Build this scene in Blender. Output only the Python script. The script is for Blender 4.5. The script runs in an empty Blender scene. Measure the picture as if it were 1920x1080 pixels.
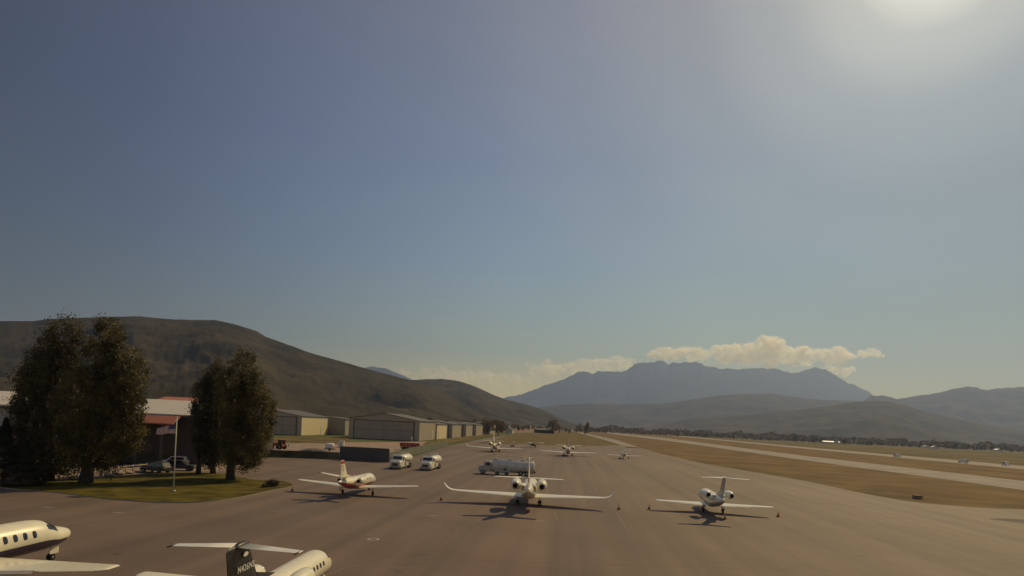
import bpy, math, random
from math import sin, cos, tan, pi, radians as R, sqrt, atan2, exp
from mathutils import Vector, Matrix, noise
random.seed(7)
S = bpy.context.scene
COL = S.collection

# ------------------------------------------------------------------ camera
F = 1150.0; HX, HY = 960.0, 796.0; ROLL = R(2.7); CAMH = 10.4
cam_d = bpy.data.cameras.new('camera'); cam = bpy.data.objects.new('camera', cam_d); COL.objects.link(cam)
cam_d.sensor_width = 36; cam_d.lens = F / 1920 * 36
cam_d.shift_y = (HY - 540) / 1920; cam_d.clip_end = 200000; cam_d.clip_start = 0.5
cx = Vector((cos(ROLL), 0, sin(ROLL))); cy = Vector((-sin(ROLL), 0, cos(ROLL))); cz = Vector((0, -1, 0))
m = Matrix((cx, cy, cz)).transposed().to_4x4(); m.translation = Vector((0, 0, CAMH)); cam.matrix_world = m
S.camera = cam

# ------------------------------------------------------------------ world, sun, exposure
SUN_EL, SUN_AZ = 40.0, 39.0          # azimuth to the right of the view (+Y)
W = bpy.data.worlds.new('World'); S.world = W; W.use_nodes = True
nt = W.node_tree; nt.nodes.clear()
def N(t, **k):
    n = nt.nodes.new(t)
    for a, b in k.items(): setattr(n, a, b)
    return n
def direction(az, el): return (sin(R(az)) * cos(R(el)), cos(R(az)) * cos(R(el)), sin(R(el)))
L = nt.links.new
wout = N('ShaderNodeOutputWorld'); bg = N('ShaderNodeBackground'); L(bg.outputs[0], wout.inputs[0])
sky = N('ShaderNodeTexSky', sky_type='NISHITA'); sky.sun_disc = False
sky.sun_elevation = R(SUN_EL); sky.sun_rotation = R(SUN_AZ); sky.altitude = 1700; sky.dust_density = 1.5
tc = N('ShaderNodeTexCoord')
def ramp(src, stops, interp='EASE'):
    r = N('ShaderNodeValToRGB'); r.color_ramp.interpolation = interp
    e = r.color_ramp.elements
    while len(e) < len(stops): e.new(0.5)
    for k, (p, c) in enumerate(stops):
        e[k].position = p; e[k].color = (c[0], c[1], c[2], 1)
    L(src, r.inputs[0]); return r.outputs[0]
def dotp(d):
    v = N('ShaderNodeVectorMath', operation='DOT_PRODUCT'); L(tc.outputs['Generated'], v.inputs[0]); v.inputs[1].default_value = d
    return v.outputs['Value']
def mixc(kind, a, b, fac=1.0):
    x = N('ShaderNodeMix', data_type='RGBA', blend_type=kind); x.clamp_factor = False
    x.inputs[0].default_value = fac if not hasattr(fac, 'links') else 1
    if hasattr(fac, 'links'): L(fac, x.inputs[0])
    for s, i in ((a, 6), (b, 7)):
        if hasattr(s, 'links'): L(s, x.inputs[i])
        else: x.inputs[i].default_value = (*s, 1)
    return x.outputs[2]
def srgb(r, g, b):
    f = lambda v: (v / 255 / 12.92) if v / 255 <= 0.04045 else ((v / 255 + 0.055) / 1.055) ** 2.4
    return (f(r), f(g), f(b))
sep = N('ShaderNodeSeparateXYZ'); L(tc.outputs['Generated'], sep.inputs[0])
# dusty valley air: colour by height above the horizon
elev = ramp(sep.outputs['Z'], [(0.0, srgb(224, 190, 100)), (0.06, srgb(204, 178, 102)), (0.115, srgb(150, 155, 124)), (0.17, srgb(128, 146, 142)),
                               (0.25, srgb(110, 133, 151)), (0.39, srgb(100, 116, 143)), (0.55, srgb(108, 113, 133)), (1.0, srgb(80, 88, 115))], 'LINEAR')
# darker to the left; brightened behind the camera as added fill for shaded fronts
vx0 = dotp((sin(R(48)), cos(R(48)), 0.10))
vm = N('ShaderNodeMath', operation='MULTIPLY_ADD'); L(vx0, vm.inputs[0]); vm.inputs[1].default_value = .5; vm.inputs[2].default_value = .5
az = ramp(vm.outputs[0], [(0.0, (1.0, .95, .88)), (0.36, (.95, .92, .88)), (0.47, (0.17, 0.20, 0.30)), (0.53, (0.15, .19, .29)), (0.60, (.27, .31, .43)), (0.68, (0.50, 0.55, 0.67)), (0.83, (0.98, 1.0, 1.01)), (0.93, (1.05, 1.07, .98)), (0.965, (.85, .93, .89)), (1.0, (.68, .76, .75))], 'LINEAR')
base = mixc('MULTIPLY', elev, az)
# sun aureole
gd = dotp(direction(33.5, 34.5))
glow = ramp(gd, [(0.0, (0, 0, 0)), (0.82, (0, 0, 0)), (0.90, (0.025, 0.018, 0.008)), (0.96, (.070, .058, .032)), (0.985, (0.15, 0.14, .09)), (0.9955, (0.30, 0.28, 0.19)), (1.0, (0.68, 0.62, .45))], 'EASE')
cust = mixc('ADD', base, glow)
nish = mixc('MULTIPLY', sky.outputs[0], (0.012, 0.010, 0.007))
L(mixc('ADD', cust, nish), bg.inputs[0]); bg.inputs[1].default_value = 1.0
W.cycles.sampling_method = 'MANUAL'; W.cycles.sample_map_resolution = 256

sd = bpy.data.lights.new('sun', 'SUN'); sd.energy = 3.2; sd.angle = R(0.5); sd.color = (1.0, 0.77, 0.37)
so = bpy.data.objects.new('sun', sd); COL.objects.link(so)
so.rotation_euler = Vector(direction(SUN_AZ, SUN_EL)).to_track_quat('Z', 'Y').to_euler()
S.view_settings.view_transform = 'Standard'; S.view_settings.look = 'None'; S.view_settings.exposure = 0; S.view_settings.gamma = 1
S.render.engine = 'CYCLES'
S.cycles.use_denoising = True; S.cycles.max_bounces = 9; S.cycles.volume_bounces = 8; S.cycles.transparent_max_bounces = 16
S.cycles.diffuse_bounces = 3; S.cycles.glossy_bounces = 3; S.cycles.sample_clamp_indirect = 4; S.cycles.sample_clamp_direct = 8
S.cycles.caustics_reflective = False; S.cycles.caustics_refractive = False

# ------------------------------------------------------------------ helpers
def ray(px, py):
    a, b = px - HX, -(py - HY)
    return Vector((a * cos(ROLL) - b * sin(ROLL), F, a * sin(ROLL) + b * cos(ROLL)))
def G(px, py, z=0.0):                     # point of the plane at height z seen at that spot of the photo
    d = ray(px, py); t = (z - CAMH) / d.z
    return Vector((d.x * t, d.y * t, z))
def P(px, py, depth):                     # point at a known distance
    d = ray(px, py); t = depth / F
    return Vector((d.x * t, depth, CAMH + d.z * t))

def tag(o, label=None, cat=None, group=None, kind=None):
    if label: o['label'] = label
    if cat: o['category'] = cat
    if group: o['group'] = group
    if kind: o['kind'] = kind
    return o
def empty(name, loc=(0, 0, 0), rz=0.0, sc=1.0):
    o = bpy.data.objects.new(name, None); COL.objects.link(o); o.location = loc; o.rotation_euler = (0, 0, rz); o.scale = (sc, sc, sc)
    o.empty_display_size = 0.5
    return o
KIDS = {}
class MB:
    def __init__(s): s.v = []; s.f = []; s.mi = []; s.sm = []; s.T = None
    def add(s, vs, fs, mi=0, smooth=False):
        n = len(s.v)
        for p in vs:
            p = Vector(p)
            s.v.append(s.T @ p if s.T is not None else p)
        for q in fs: s.f.append([n + i for i in q]); s.mi.append(mi); s.sm.append(smooth)
        return s
    def box(s, c, d, mi=0, rz=0.0, taper=1.0):
        x, y, z = [k / 2 for k in d]; vs = []
        for sz in (-1, 1):
            t = taper if sz > 0 else 1
            for sx, sy in ((-1, -1), (1, -1), (1, 1), (-1, 1)):
                p = Vector((sx * x * t, sy * y * t, sz * z))
                if rz: p = Matrix.Rotation(rz, 3, 'Z') @ p
                vs.append(p + Vector(c))
        return s.add(vs, [(3, 2, 1, 0), (4, 5, 6, 7), (0, 1, 5, 4), (1, 2, 6, 5), (2, 3, 7, 6), (3, 0, 4, 7)], mi)
    def cyl(s, a, b, r0, r1=None, n=10, mi=0, smooth=True, caps=True):
        a, b = Vector(a), Vector(b); r1 = r0 if r1 is None else r1
        d = (b - a).normalized(); u = d.orthogonal().normalized(); w = d.cross(u)
        vs = [c + (u * cos(2 * pi * k / n) + w * sin(2 * pi * k / n)) * r for c, r in ((a, r0), (b, r1)) for k in range(n)]
        s.add(vs, [(k, (k + 1) % n, n + (k + 1) % n, n + k) for k in range(n)], mi, smooth)
        if caps:
            n0 = len(s.v) - 2 * n
            s.f.append([n0 + n - 1 - k for k in range(n)]); s.mi.append(mi); s.sm.append(False)
            s.f.append([n0 + n + k for k in range(n)]); s.mi.append(mi); s.sm.append(False)
        return s
    def rings(s, rs, mi=0, smooth=True, cap=True, mfun=None):
        n = len(rs[0]); n0 = len(s.v)
        for r in rs:
            for p in r: s.v.append(s.T @ Vector(p) if s.T is not None else Vector(p))
        for i in range(len(rs) - 1):
            for k in range(n):
                s.f.append([n0 + i * n + k, n0 + i * n + (k + 1) % n, n0 + (i + 1) * n + (k + 1) % n, n0 + (i + 1) * n + k])
                s.mi.append(mfun(i, k) if mfun else mi); s.sm.append(smooth)
        if cap:
            s.f.append([n0 + n - 1 - k for k in range(n)]); s.mi.append(mi); s.sm.append(False)
            l = n0 + (len(rs) - 1) * n
            s.f.append([l + k for k in range(n)]); s.mi.append(mi); s.sm.append(False)
        return s
    def lathe(s, prof, o=(0, 0, 0), axis='y', n=16, mi=0, mfun=None):
        rs = []
        for t, r in prof:
            ring = []
            for k in range(n):
                a = 2 * pi * k / n
                if axis == 'y': ring.append((o[0] + r * cos(a), o[1] + t, o[2] + r * sin(a)))
                elif axis == 'x': ring.append((o[0] + t, o[1] + r * cos(a), o[2] + r * sin(a)))
                else: ring.append((o[0] + r * cos(a), o[1] + r * sin(a), o[2] + t))
            rs.append(ring)
        return s.rings(rs, mi, True, True, mfun)
    def poly(s, pts, mi=0):
        return s.add(pts, [list(range(len(pts)))], mi)
    def prism(s, pts2, z0, z1, mi=0, plane='xy'):
        n = len(pts2)
        mk = (lambda p, z: (p[0], p[1], z)) if plane == 'xy' else ((lambda p, z: (z, p[0], p[1])) if plane == 'yz' else (lambda p, z: (p[0], z, p[1])))
        vs = [mk(p, z0) for p in pts2] + [mk(p, z1) for p in pts2]
        fs = [list(range(n))[::-1], [n + k for k in range(n)]] + [[k, (k + 1) % n, n + (k + 1) % n, n + k] for k in range(n)]
        return s.add(vs, fs, mi)
    def build(s, name, mats, parent=None, fix=True):
        me = bpy.data.meshes.new(name); me.from_pydata(s.v, [], s.f)
        if not isinstance(mats, (list, tuple)): mats = [mats]
        for mm in mats: me.materials.append(mm)
        me.polygons.foreach_set('material_index', s.mi); me.polygons.foreach_set('use_smooth', s.sm)
        me.validate()
        if fix and len(s.f) < 20000:
            import bmesh
            bm = bmesh.new(); bm.from_mesh(me); bmesh.ops.recalc_face_normals(bm, faces=bm.faces); bm.to_mesh(me); bm.free()
        me.update()
        o = bpy.data.objects.new(name, me); COL.objects.link(o)
        if parent: o.parent = parent; KIDS.setdefault(parent.name, []).append(o)
        return o
def copy_tree(o, loc=None, rz=None, label=None, sc=None, parent=None):
    c = o.copy(); COL.objects.link(c)
    if parent: c.parent = parent; KIDS.setdefault(parent.name, []).append(c)
    for ch in KIDS.get(o.name, []): copy_tree(ch, parent=c)
    if loc is not None: c.location = loc
    if rz is not None: c.rotation_euler = (c.rotation_euler[0], c.rotation_euler[1], rz)
    if sc is not None: c.scale = sc if hasattr(sc, '__len__') else (sc, sc, sc)
    if label: c['label'] = label
    return c

# ------------------------------------------------------------------ materials
def mat(name, c, rough=0.6, metal=0.0, var=0.12, scale=3.0, bump=0.0, coords='Object', spec=0.5, coat=0.0, c2=None, stretch=None, trans=0.0, detail=5):
    M = bpy.data.materials.new(name); M.use_nodes = True; t = M.node_tree; b = t.nodes['Principled BSDF']
    b.inputs['Roughness'].default_value = rough; b.inputs['Metallic'].default_value = metal
    b.inputs['Specular IOR Level'].default_value = spec; b.inputs['Coat Weight'].default_value = coat
    co = t.nodes.new('ShaderNodeTexCoord'); mp = t.nodes.new('ShaderNodeMapping')
    t.links.new(co.outputs[coords], mp.inputs[0])
    if stretch: mp.inputs['Scale'].default_value = stretch[:3]; mp.inputs['Rotation'].default_value = (0, 0, stretch[3] if len(stretch) > 3 else 0)
    no = t.nodes.new('ShaderNodeTexNoise'); no.inputs['Scale'].default_value = scale; no.inputs['Detail'].default_value = detail
    t.links.new(mp.outputs[0], no.inputs['Vector'])
    r = t.nodes.new('ShaderNodeValToRGB'); r.color_ramp.elements[0].position = 0.3; r.color_ramp.elements[1].position = 0.7
    a = [max(0, k * (1 - var)) for k in c]; d = [min(1, k * (1 + var)) for k in (c2 or c)]
    r.color_ramp.elements[0].color = (*a, 1); r.color_ramp.elements[1].color = (*d, 1)
    t.links.new(no.outputs['Fac'], r.inputs[0]); t.links.new(r.outputs[0], b.inputs['Base Color'])
    if bump:
        bp = t.nodes.new('ShaderNodeBump'); bp.inputs['Strength'].default_value = bump; bp.inputs['Distance'].default_value = 0.1
        t.links.new(no.outputs['Fac'], bp.inputs['Height']); t.links.new(bp.outputs[0], b.inputs['Normal'])
    if trans:
        tr = t.nodes.new('ShaderNodeBsdfTranslucent'); t.links.new(r.outputs[0], tr.inputs[0])
        mx = t.nodes.new('ShaderNodeMixShader'); mx.inputs[0].default_value = trans
        t.links.new(b.outputs[0], mx.inputs[1]); t.links.new(tr.outputs[0], mx.inputs[2])
        t.links.new(mx.outputs[0], t.nodes['Material Output'].inputs[0])
    return M
white = mat('white_paint', (.80, .76, .66), .3, var=.04, scale=2, coat=.3)
cream = mat('cream_paint', (.78, .72, .56), .35, var=.05, scale=2, coat=.3)
greyp = mat('grey_paint', (.42, .40, .37), .4, var=.08)
black = mat('black_paint', (.014, .012, .014), .45, var=.2)
navy = mat('navy_paint', (.03, .025, .06), .3, var=.1, coat=.3)
redp = mat('red_paint', (.38, .065, .065), .35, var=.1, coat=.2)
chrome = mat('polished_metal', (.75, .74, .72), .18, 1.0, var=.05)
glass = mat('dark_glass', (.012, .013, .016), .08, var=.1, spec=.8)
rubber = mat('black_rubber', (.02, .02, .02), .85, var=.2)
steel = mat('grey_steel', (.32, .32, .33), .45, .4, var=.1)
dark = mat('dark_inside', (.012, .011, .01), .9, var=.2)
silver = mat('silver_tank_paint', (.62, .59, .54), .3, .0, var=.08, scale=2)
orange = mat('orange_plastic', (.55, .12, .03), .5, var=.1)
redrust = mat('red_machine_paint', (.33, .07, .045), .5, var=.2)

# ------------------------------------------------------------------ ground, apron, runway, grass
HD = R(5.0)                              # everything at the airfield lines up with the runway: 5 degrees right of the view
FW = Vector((sin(HD), cos(HD), 0)); RT = Vector((cos(HD), -sin(HD), 0))
def ground_material():
    M = bpy.data.materials.new('valley_fields'); M.use_nodes = True; t = M.node_tree; b = t.nodes['Principled BSDF']; b.inputs['Roughness'].default_value = .95; b.inputs['Specular IOR Level'].default_value = .1
    co = t.nodes.new('ShaderNodeTexCoord')
    vo = t.nodes.new('ShaderNodeTexVoronoi'); vo.inputs['Scale'].default_value = 0.0032; vo.distance = 'CHEBYCHEV'
    t.links.new(co.outputs['Object'], vo.inputs['Vector'])
    sp = t.nodes.new('ShaderNodeSeparateColor'); t.links.new(vo.outputs['Color'], sp.inputs[0])
    r = t.nodes.new('ShaderNodeValToRGB'); e = r.color_ramp.elements; r.color_ramp.interpolation = 'CONSTANT'
    cols = [(0, (.16, .13, .065)), (.25, (.10, .12, .045)), (.45, (.20, .15, .08)), (.6, (.09, .11, .05)), (.8, (.24, .18, .10))]
    while len(e) < len(cols): e.new(.5)
    for k, (p, c) in enumerate(cols): e[k].position = p; e[k].color = (*c, 1)
    t.links.new(sp.outputs[0], r.inputs[0])
    no = t.nodes.new('ShaderNodeTexNoise'); no.inputs['Scale'].default_value = .05; no.inputs['Detail'].default_value = 8; t.links.new(co.outputs['Object'], no.inputs['Vector'])
    mx = t.nodes.new('ShaderNodeMix'); mx.data_type = 'RGBA'; mx.blend_type = 'OVERLAY'; mx.inputs[0].default_value = .6
    t.links.new(r.outputs[0], mx.inputs[6]); t.links.new(no.outputs['Fac'], mx.inputs[7]); t.links.new(mx.outputs[2], b.inputs['Base Color'])
    return M
g = MB().poly([(-26000, -400, -.15), (26000, -400, -.15), (26000, 19700, -.15), (-26000, 19700, -.15)]).build('ground', ground_material()); tag(g, kind='structure')

def asphalt_material():
    M = bpy.data.materials.new('worn_asphalt'); M.use_nodes = True; t = M.node_tree; b = t.nodes['Principled BSDF']; b.inputs['Roughness'].default_value = .78; b.inputs['Specular IOR Level'].default_value = .33
    co = t.nodes.new('ShaderNodeTexCoord')
    def nz(scale, st, det=6, rot=HD, ws=0):
        mp = t.nodes.new('ShaderNodeMapping'); mp.inputs['Rotation'].default_value = (0, 0, rot); t.links.new(co.outputs['Object'], mp.inputs[0])
        m2 = t.nodes.new('ShaderNodeMapping'); m2.inputs['Scale'].default_value = st; m2.inputs['Location'].default_value = (ws, ws, 0); t.links.new(mp.outputs[0], m2.inputs[0])
        n = t.nodes.new('ShaderNodeTexNoise'); n.inputs['Scale'].default_value = scale; n.inputs['Detail'].default_value = det; t.links.new(m2.outputs[0], n.inputs['Vector'])
        return n.outputs['Fac']
    def rp(src, c0, c1, p0=.3, p1=.7):
        r = t.nodes.new('ShaderNodeValToRGB'); e = r.color_ramp.elements; e[0].position = p0; e[1].position = p1; e[0].color = (*c0, 1); e[1].color = (*c1, 1); t.links.new(src, r.inputs[0]); return r.outputs[0]
    def mul(a, c, f=1.0):
        x = t.nodes.new('ShaderNodeMix'); x.data_type = 'RGBA'; x.blend_type = 'MULTIPLY'; x.inputs[0].default_value = f; t.links.new(a, x.inputs[6]); t.links.new(c, x.inputs[7]); return x.outputs[2]
    a = rp(nz(.018, (1, .35, 1)), (.156, .104, .079), (.190, .136, .108))           # broad patches
    a = mul(a, rp(nz(.38, (1, .02, 1), 4), (.82, .82, .83), (1.07, 1.06, 1.04), .38, .6))  # paving lanes and seal streaks
    a = mul(a, rp(nz(.12, (1, .12, 1), 5, ws=31), (.88, .87, .87), (1.05, 1.04, 1.03), .35, .65))
    a = mul(a, rp(nz(.10, (.1, 1, 1), 4, rot=R(24), ws=77), (.93, .93, .93), (1.03, 1.03, 1.03), .4, .6))
    a = mul(a, rp(nz(9, (1, 1, 1), 8), (.90, .90, .90), (1.08, 1.08, 1.08)))
    a = mul(a, rp(nz(.35, (1, 1, 1), 3, ws=9), (.72, .71, .71), (1, 1, 1), .24, .31))     # oil stains
    t.links.new(a, b.inputs['Base Color'])
    n = nz(14, (1, 1, 1), 8); bp = t.nodes.new('ShaderNodeBump'); bp.inputs['Strength'].default_value = .25; bp.inputs['Distance'].default_value = .03
    t.links.new(n, bp.inputs['Height']); t.links.new(bp.outputs[0], b.inputs['Normal'])
    return M
asphalt = asphalt_material()
tarmac2 = mat('pale_runway_surface', (.22, .18, .16), .9, var=.12, scale=.1, c2=(.27, .225, .195))
def grass_mat(name, a, b, sc=.06, st=None): return mat(name, a, .95, var=.25, scale=sc, c2=b, spec=.1, detail=9, bump=.4, stretch=st)
drygrass = grass_mat('dry_brown_grass', (.142, .091, .041), (.186, .117, .052), .05)
olivegrass = grass_mat('olive_grass', (.105, .080, .030), (.165, .115, .045), .07)
greengrass = grass_mat('green_lawn', (.060, .052, .010), (.115, .088, .016), .35)
gravel = mat('brown_gravel', (.22, .155, .115), .95, var=.2, scale=.4, c2=(.30, .215, .165), bump=.4)
def sheet(name, pts, z, m_, mode='px'):
    v = [Vector((*(G(*p).xy if mode == 'px' else p), z)) for p in pts]
    o = MB().poly(v).build(name, m_); tag(o, kind='structure'); return o
def W2(px, py): return G(px, py).xy
# apron: one large sheet, its right edge following the grass verge
def dense(pts, n=4):
    out = []
    for i in range(len(pts) - 1):
        p0 = Vector(pts[max(i - 1, 0)]); p1 = Vector(pts[i]); p2 = Vector(pts[i + 1]); p3 = Vector(pts[min(i + 2, len(pts) - 1)])
        for k in range(n):
            t = k / n; out.append(tuple(0.5 * ((2 * p1) + (-p0 + p2) * t + (2 * p0 - 5 * p1 + 4 * p2 - p3) * t * t + (-p0 + 3 * p1 - 3 * p2 + p3) * t ** 3)))
    out.append(tuple(pts[-1])); return out
edge = dense([(1200, 839.5), (1250, 853), (1320, 869), (1400, 883), (1500, 900), (1600, 921), (1700, 939.5), (1800, 949), (1920, 955), (2300, 965)])
ap = [(p[0], p[1]) for p in edge]
apron_pts = [W2(*p) for p in ap] + [Vector((130, 2)), Vector((130, -120)), Vector((-160, -120)), Vector((-160, 60))]
apron_pts += [W2(*p) for p in [(0, 885), (200, 880), (350, 866), (480, 857), (560, 859), (640, 862), (728, 867), (783, 853), (838, 837), (900, 824), (952, 816), (930, 824), (905, 829), (890, 831), (985, 833), (1060, 835), (1130, 836.5), (1165, 834.5)]]
o = MB().poly([Vector((p.x, p.y, 0)) for p in apron_pts]).build('apron', asphalt); tag(o, kind='structure')
sheet('taxiway', [(1068, 807.6), (1073, 807.3), (1115, 816), (1160, 826), (1200, 839.5), (1165, 834.5), (1110, 818.2)], -.02, tarmac2)
sheet('runway', [(1122, 809.5), (1130, 809.5), (1250, 821.5), (1500, 853.5), (1920, 901.5), (2400, 957), (2400, 984), (1920, 918.5), (1500, 861.5), (1250, 826), (1160, 815)], -.05, tarmac2)
sheet('far_taxiway', [(1180, 808.2), (1500, 837.5), (1920, 873.5), (2400, 914.5), (2400, 924), (1920, 880), (1500, 840.3), (1200, 811)], -.06, tarmac2)
def strip(name, A, B, z, m_, n=60):
    b = MB(); va = []
    def samp(Pl, t):
        x = Pl[0][0] + (Pl[-1][0] - Pl[0][0]) * t
        for (x0, y0), (x1, y1) in zip(Pl[:-1], Pl[1:]):
            if x <= x1: return (x, y0 + (y1 - y0) * (x - x0) / (x1 - x0))
        return Pl[-1]
    for k in range(n + 1):
        t = k / n; p, q_ = G(*samp(A, t)), G(*samp(B, t)); va += [(p.x, p.y, z), (q_.x, q_.y, z)]
    b.add(va, [(2 * k, 2 * k + 1, 2 * k + 3, 2 * k + 2) for k in range(n)])
    return tag(b.build(name, m_), kind='structure')
# infield grasses
sheet('infield_grass', [(900, 830), (925, 820), (958, 815), (1000, 813.5), (1064, 808), (1108, 818.4), (1163, 835), (1130, 837), (1060, 835.6), (985, 833.5)], -.06, olivegrass)
E2 = [(1072, 807.4), (1115, 816.4), (1160, 826.5)] + [tuple(p) for p in edge]
strip('verge_grass', [(1090, 807.9), (1122, 809.5), (1160, 815), (1250, 826), (1500, 861.5), (1920, 918.5), (2300, 971)], [(p[0], p[1] + 2.5) for p in E2], -.09, drygrass, 120)
strip('verge_green_strip', [(1300, 862.5), (1400, 875), (1500, 890), (1600, 909), (1700, 929), (1800, 940), (1920, 946), (2300, 956)], [(p[0], p[1] + 1) for p in edge[8:]], -.035, grass_mat('verge_olive_grass', (.12, .085, .036), (.165, .108, .045), .09))
sheet('far_infield', [(1132, 809.4), (1182, 808.3), (1200, 811), (1500, 840.3), (1920, 880), (2400, 924), (2400, 957), (1920, 901.5), (1500, 853.5), (1250, 821.5)], -.08, drygrass)
sheet('far_fields', [(1190, 807.8), (1500, 828), (1920, 849), (2400, 873), (2400, 914.5), (1920, 873.5), (1500, 837.5), (1195, 809.2)], -.085, grass_mat('green_brown_field', (.085, .082, .032), (.15, .105, .05), .012))
# left side: lawn island, lot, yard
lawn_pts = dense([(115, 925), (200, 936), (300, 943), (380, 942), (450, 933), (510, 920), (548, 912), (530, 903), (470, 900), (420, 890), (330, 887), (230, 893), (130, 903), (20, 905), (0, 915), (115, 925)], 3)
o = MB(); lp = [W2(*p) for p in lawn_pts[:-1]]
o.prism([(p.x, p.y) for p in lp], -.05, .10, 1)
o.poly([Vector((p.x, p.y, .11)) for p in lp], 0)
lawn = o.build('lawn_island', [greengrass, mat('concrete_kerb', (.3, .27, .24), .9)]); tag(lawn, kind='structure')
sheet('parking_lot', [(40, 905), (130, 899), (230, 889), (330, 884), (430, 884), (470, 871), (400, 862), (200, 873), (60, 884)], .012, gravel)
sheet('yard_ground', [(470, 853), (640, 858), (728, 861), (783, 849), (838, 835), (770, 831), (640, 829), (500, 832)], .01, gravel)
sheet('hangar_verge', [(785, 838), (838, 833), (900, 822), (950, 812.5), (930, 811), (860, 820), (800, 829)], .02, olivegrass)
sheet('yard_grass', [(440, 853), (470, 836), (560, 830), (650, 833), (655, 822), (560, 818), (400, 825)], .016, olivegrass)
sheet('hangar_pavement', [(640, 836), (790, 836), (800, 828), (640, 830)], .03, mat('orange_pavement', (.30, .19, .13), .9, var=.15, scale=.3))
sheet('red_field', [(950, 812), (1045, 810.5), (1062, 806.5), (1000, 803.5), (930, 805)], -.07, mat('red_brown_field', (.20, .10, .065), .95, var=.25, scale=.02))

# painted apron markings, thin sheets
yel = mat('faded_yellow_paint', (.225, .155, .105), .8, var=.2, scale=3); whp = mat('faded_white_paint', (.36, .31, .27), .8, var=.2, scale=3)
def line(name, pts, w, m_, z=.006):
    b = MB()
    for a, c in zip(pts[:-1], pts[1:]):
        a, c = G(*a), G(*c); d = (c - a).normalized(); n_ = Vector((-d.y, d.x, 0)) * w / 2
        b.poly([Vector((p.x, p.y, z)) for p in (a - n_, c - n_, c + n_, a + n_)])
    return tag(b.build(name, m_), kind='structure')
for k, pts in enumerate([[(610, 1080), (655, 1060), (800, 1066)], [(690, 966), (860, 974), (1100, 984), (1400, 1003), (1560, 1012)],
                         [(885, 983), (915, 968)], [(1045, 975), (1040, 958)], [(1262, 975), (1240, 958)], [(660, 1040), (960, 1053), (1300, 1062), (1500, 1070)],
                         [(1500, 980), (1700, 1023)], [(1155, 960), (1180, 1000)], [(735, 972), (790, 962)]]):
    line('apron_line', pts, .09, yel, .005 + .001 * k)
b = MB(); c = G(700, 1011)
for k in range(24):
    a0, a1 = 2 * pi * k / 24, 2 * pi * (k + 1) / 24
    b.poly([c + Vector((r * cos(a), r * sin(a), .004)) for r, a in ((.34, a0), (.55, a0), (.55, a1), (.34, a1))])
tag(b.build('painted_ring', whp), kind='structure')
for px, py in ((222, 961), (812, 967), (1010, 977), (90, 951)):
    c = G(px, py); b = MB().poly([c + Vector((x, y, .0045)) for x, y in ((-.5, -.12), (.5, -.12), (.5, .12), (-.5, .12))]); tag(b.build('paint_mark', whp), kind='structure')
patchm = mat('dark_patch', (.075, .062, .055), .9, var=.2)
c = G(1925, 978); b = MB().poly([c + Vector((4.2 * cos(a) * (1 + .2 * sin(3 * a)), 2.6 * sin(a), .004)) for a in [2 * pi * k / 20 for k in range(20)]]); tag(b.build('dark_apron_patch', patchm), kind='structure')  # dark rounded sheet on the apron at the right edge

# ------------------------------------------------------------------ hills and mountains
def hill_mat(name, a, b, sc, thr=(.42, .6), bump=.6):
    M = mat(name, a, .98, var=.2, scale=sc, c2=b, spec=.05, detail=11)
    return M
def hill(name, prof, d_crest, d_foot, material, step=4, rows=26, rough=.10, seed=0, crest=.5, power=1.25, nsc=1.0):
    """terrain whose crest passes through the profile; slopes from a flat foot up to the crest and down behind it"""
    b = MB(); xs = []; x = prof[0][0]
    while x <= prof[-1][0]: xs.append(x); x += step
    def py(x):
        for (x0, y0), (x1, y1) in zip(prof[:-1], prof[1:]):
            if x0 <= x <= x1:
                t = (x - x0) / (x1 - x0); return y0 + (y1 - y0) * t
        return prof[-1][1]
    py0 = py
    py = lambda x: py0(x) - crest * noise.fractal(Vector((x * .09, seed, 0)), .8, 2.2, 5)
    NR = rows + 10; rings = []
    Hmax = max(P(x, py(x), d_crest).z for x in xs)
    for x in xs:
        c = P(x, py(x), d_crest); dirn = Vector((c.x, c.y, 0)).normalized(); R_ = Vector((c.x, c.y, 0)).length
        k = d_foot / d_crest; H = max(c.z, 1.0); HS = max(P(x, sum(py0(min(max(x + q_, prof[0][0]), prof[-1][0])) for q_ in (-24, -12, 0, 12, 24)) / 5, d_crest).z, 1.0); col = []
        kk = 1 - (1 - k) * min(1.0, .25 + .75 * H / Hmax)        # low crests have a near foot too
        for j in range(NR + 1):
            if j <= rows:
                s = j / rows; r = R_ * (kk + (1 - kk) * s); h = (HS + (H - HS) * s ** 5) * (s ** power)
                p = dirn * r
                n1 = noise.fractal(Vector((p.x / (Hmax * 2.2 * nsc) + seed, p.y / (Hmax * 2.2 * nsc), seed * 1.7)), 1.0, 2.1, 6)
                rd = abs(noise.fractal(Vector((p.x / (Hmax * 1.1 * nsc) + seed * 3, p.y / (Hmax * 1.5 * nsc) + n1 * .5, 4.1 + n1)), .9, 2.0, 6))
                env = sin(pi * min(1, s)) ** .8
                h = h + env * Hmax * rough * (n1 * 1.1 - .22 + (.22 - rd) * 1.2) * (.3 + .7 * H / Hmax)
                h = min(h, (CAMH + (H - CAMH) * (r / R_)) - 2 * (1 - s) * H * .05) if s < 1 else H
                h = max(h, -.5 if s == 0 else .2)
            else:
                s = (j - rows) / 10; r = R_ * (1 + .45 * (1 - k) * s); h = H * (1 - s) ** 1.3 - .5
                p = dirn * r
            col.append(Vector((p.x, p.y, h)))
        rings.append(col)
    n = NR + 1
    for col in rings: b.v.extend(col)
    for i in range(len(rings) - 1):
        for j in range(NR):
            b.f.append([i * n + j, (i + 1) * n + j, (i + 1) * n + j + 1, i * n + j + 1]); b.mi.append(0); b.sm.append(True)
    o = b.build(name, material); tag(o, kind='structure'); return o
hm1 = hill_mat('scrub_hillside', (.032, .028, .016), (.066, .052, .029), .005)
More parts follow.
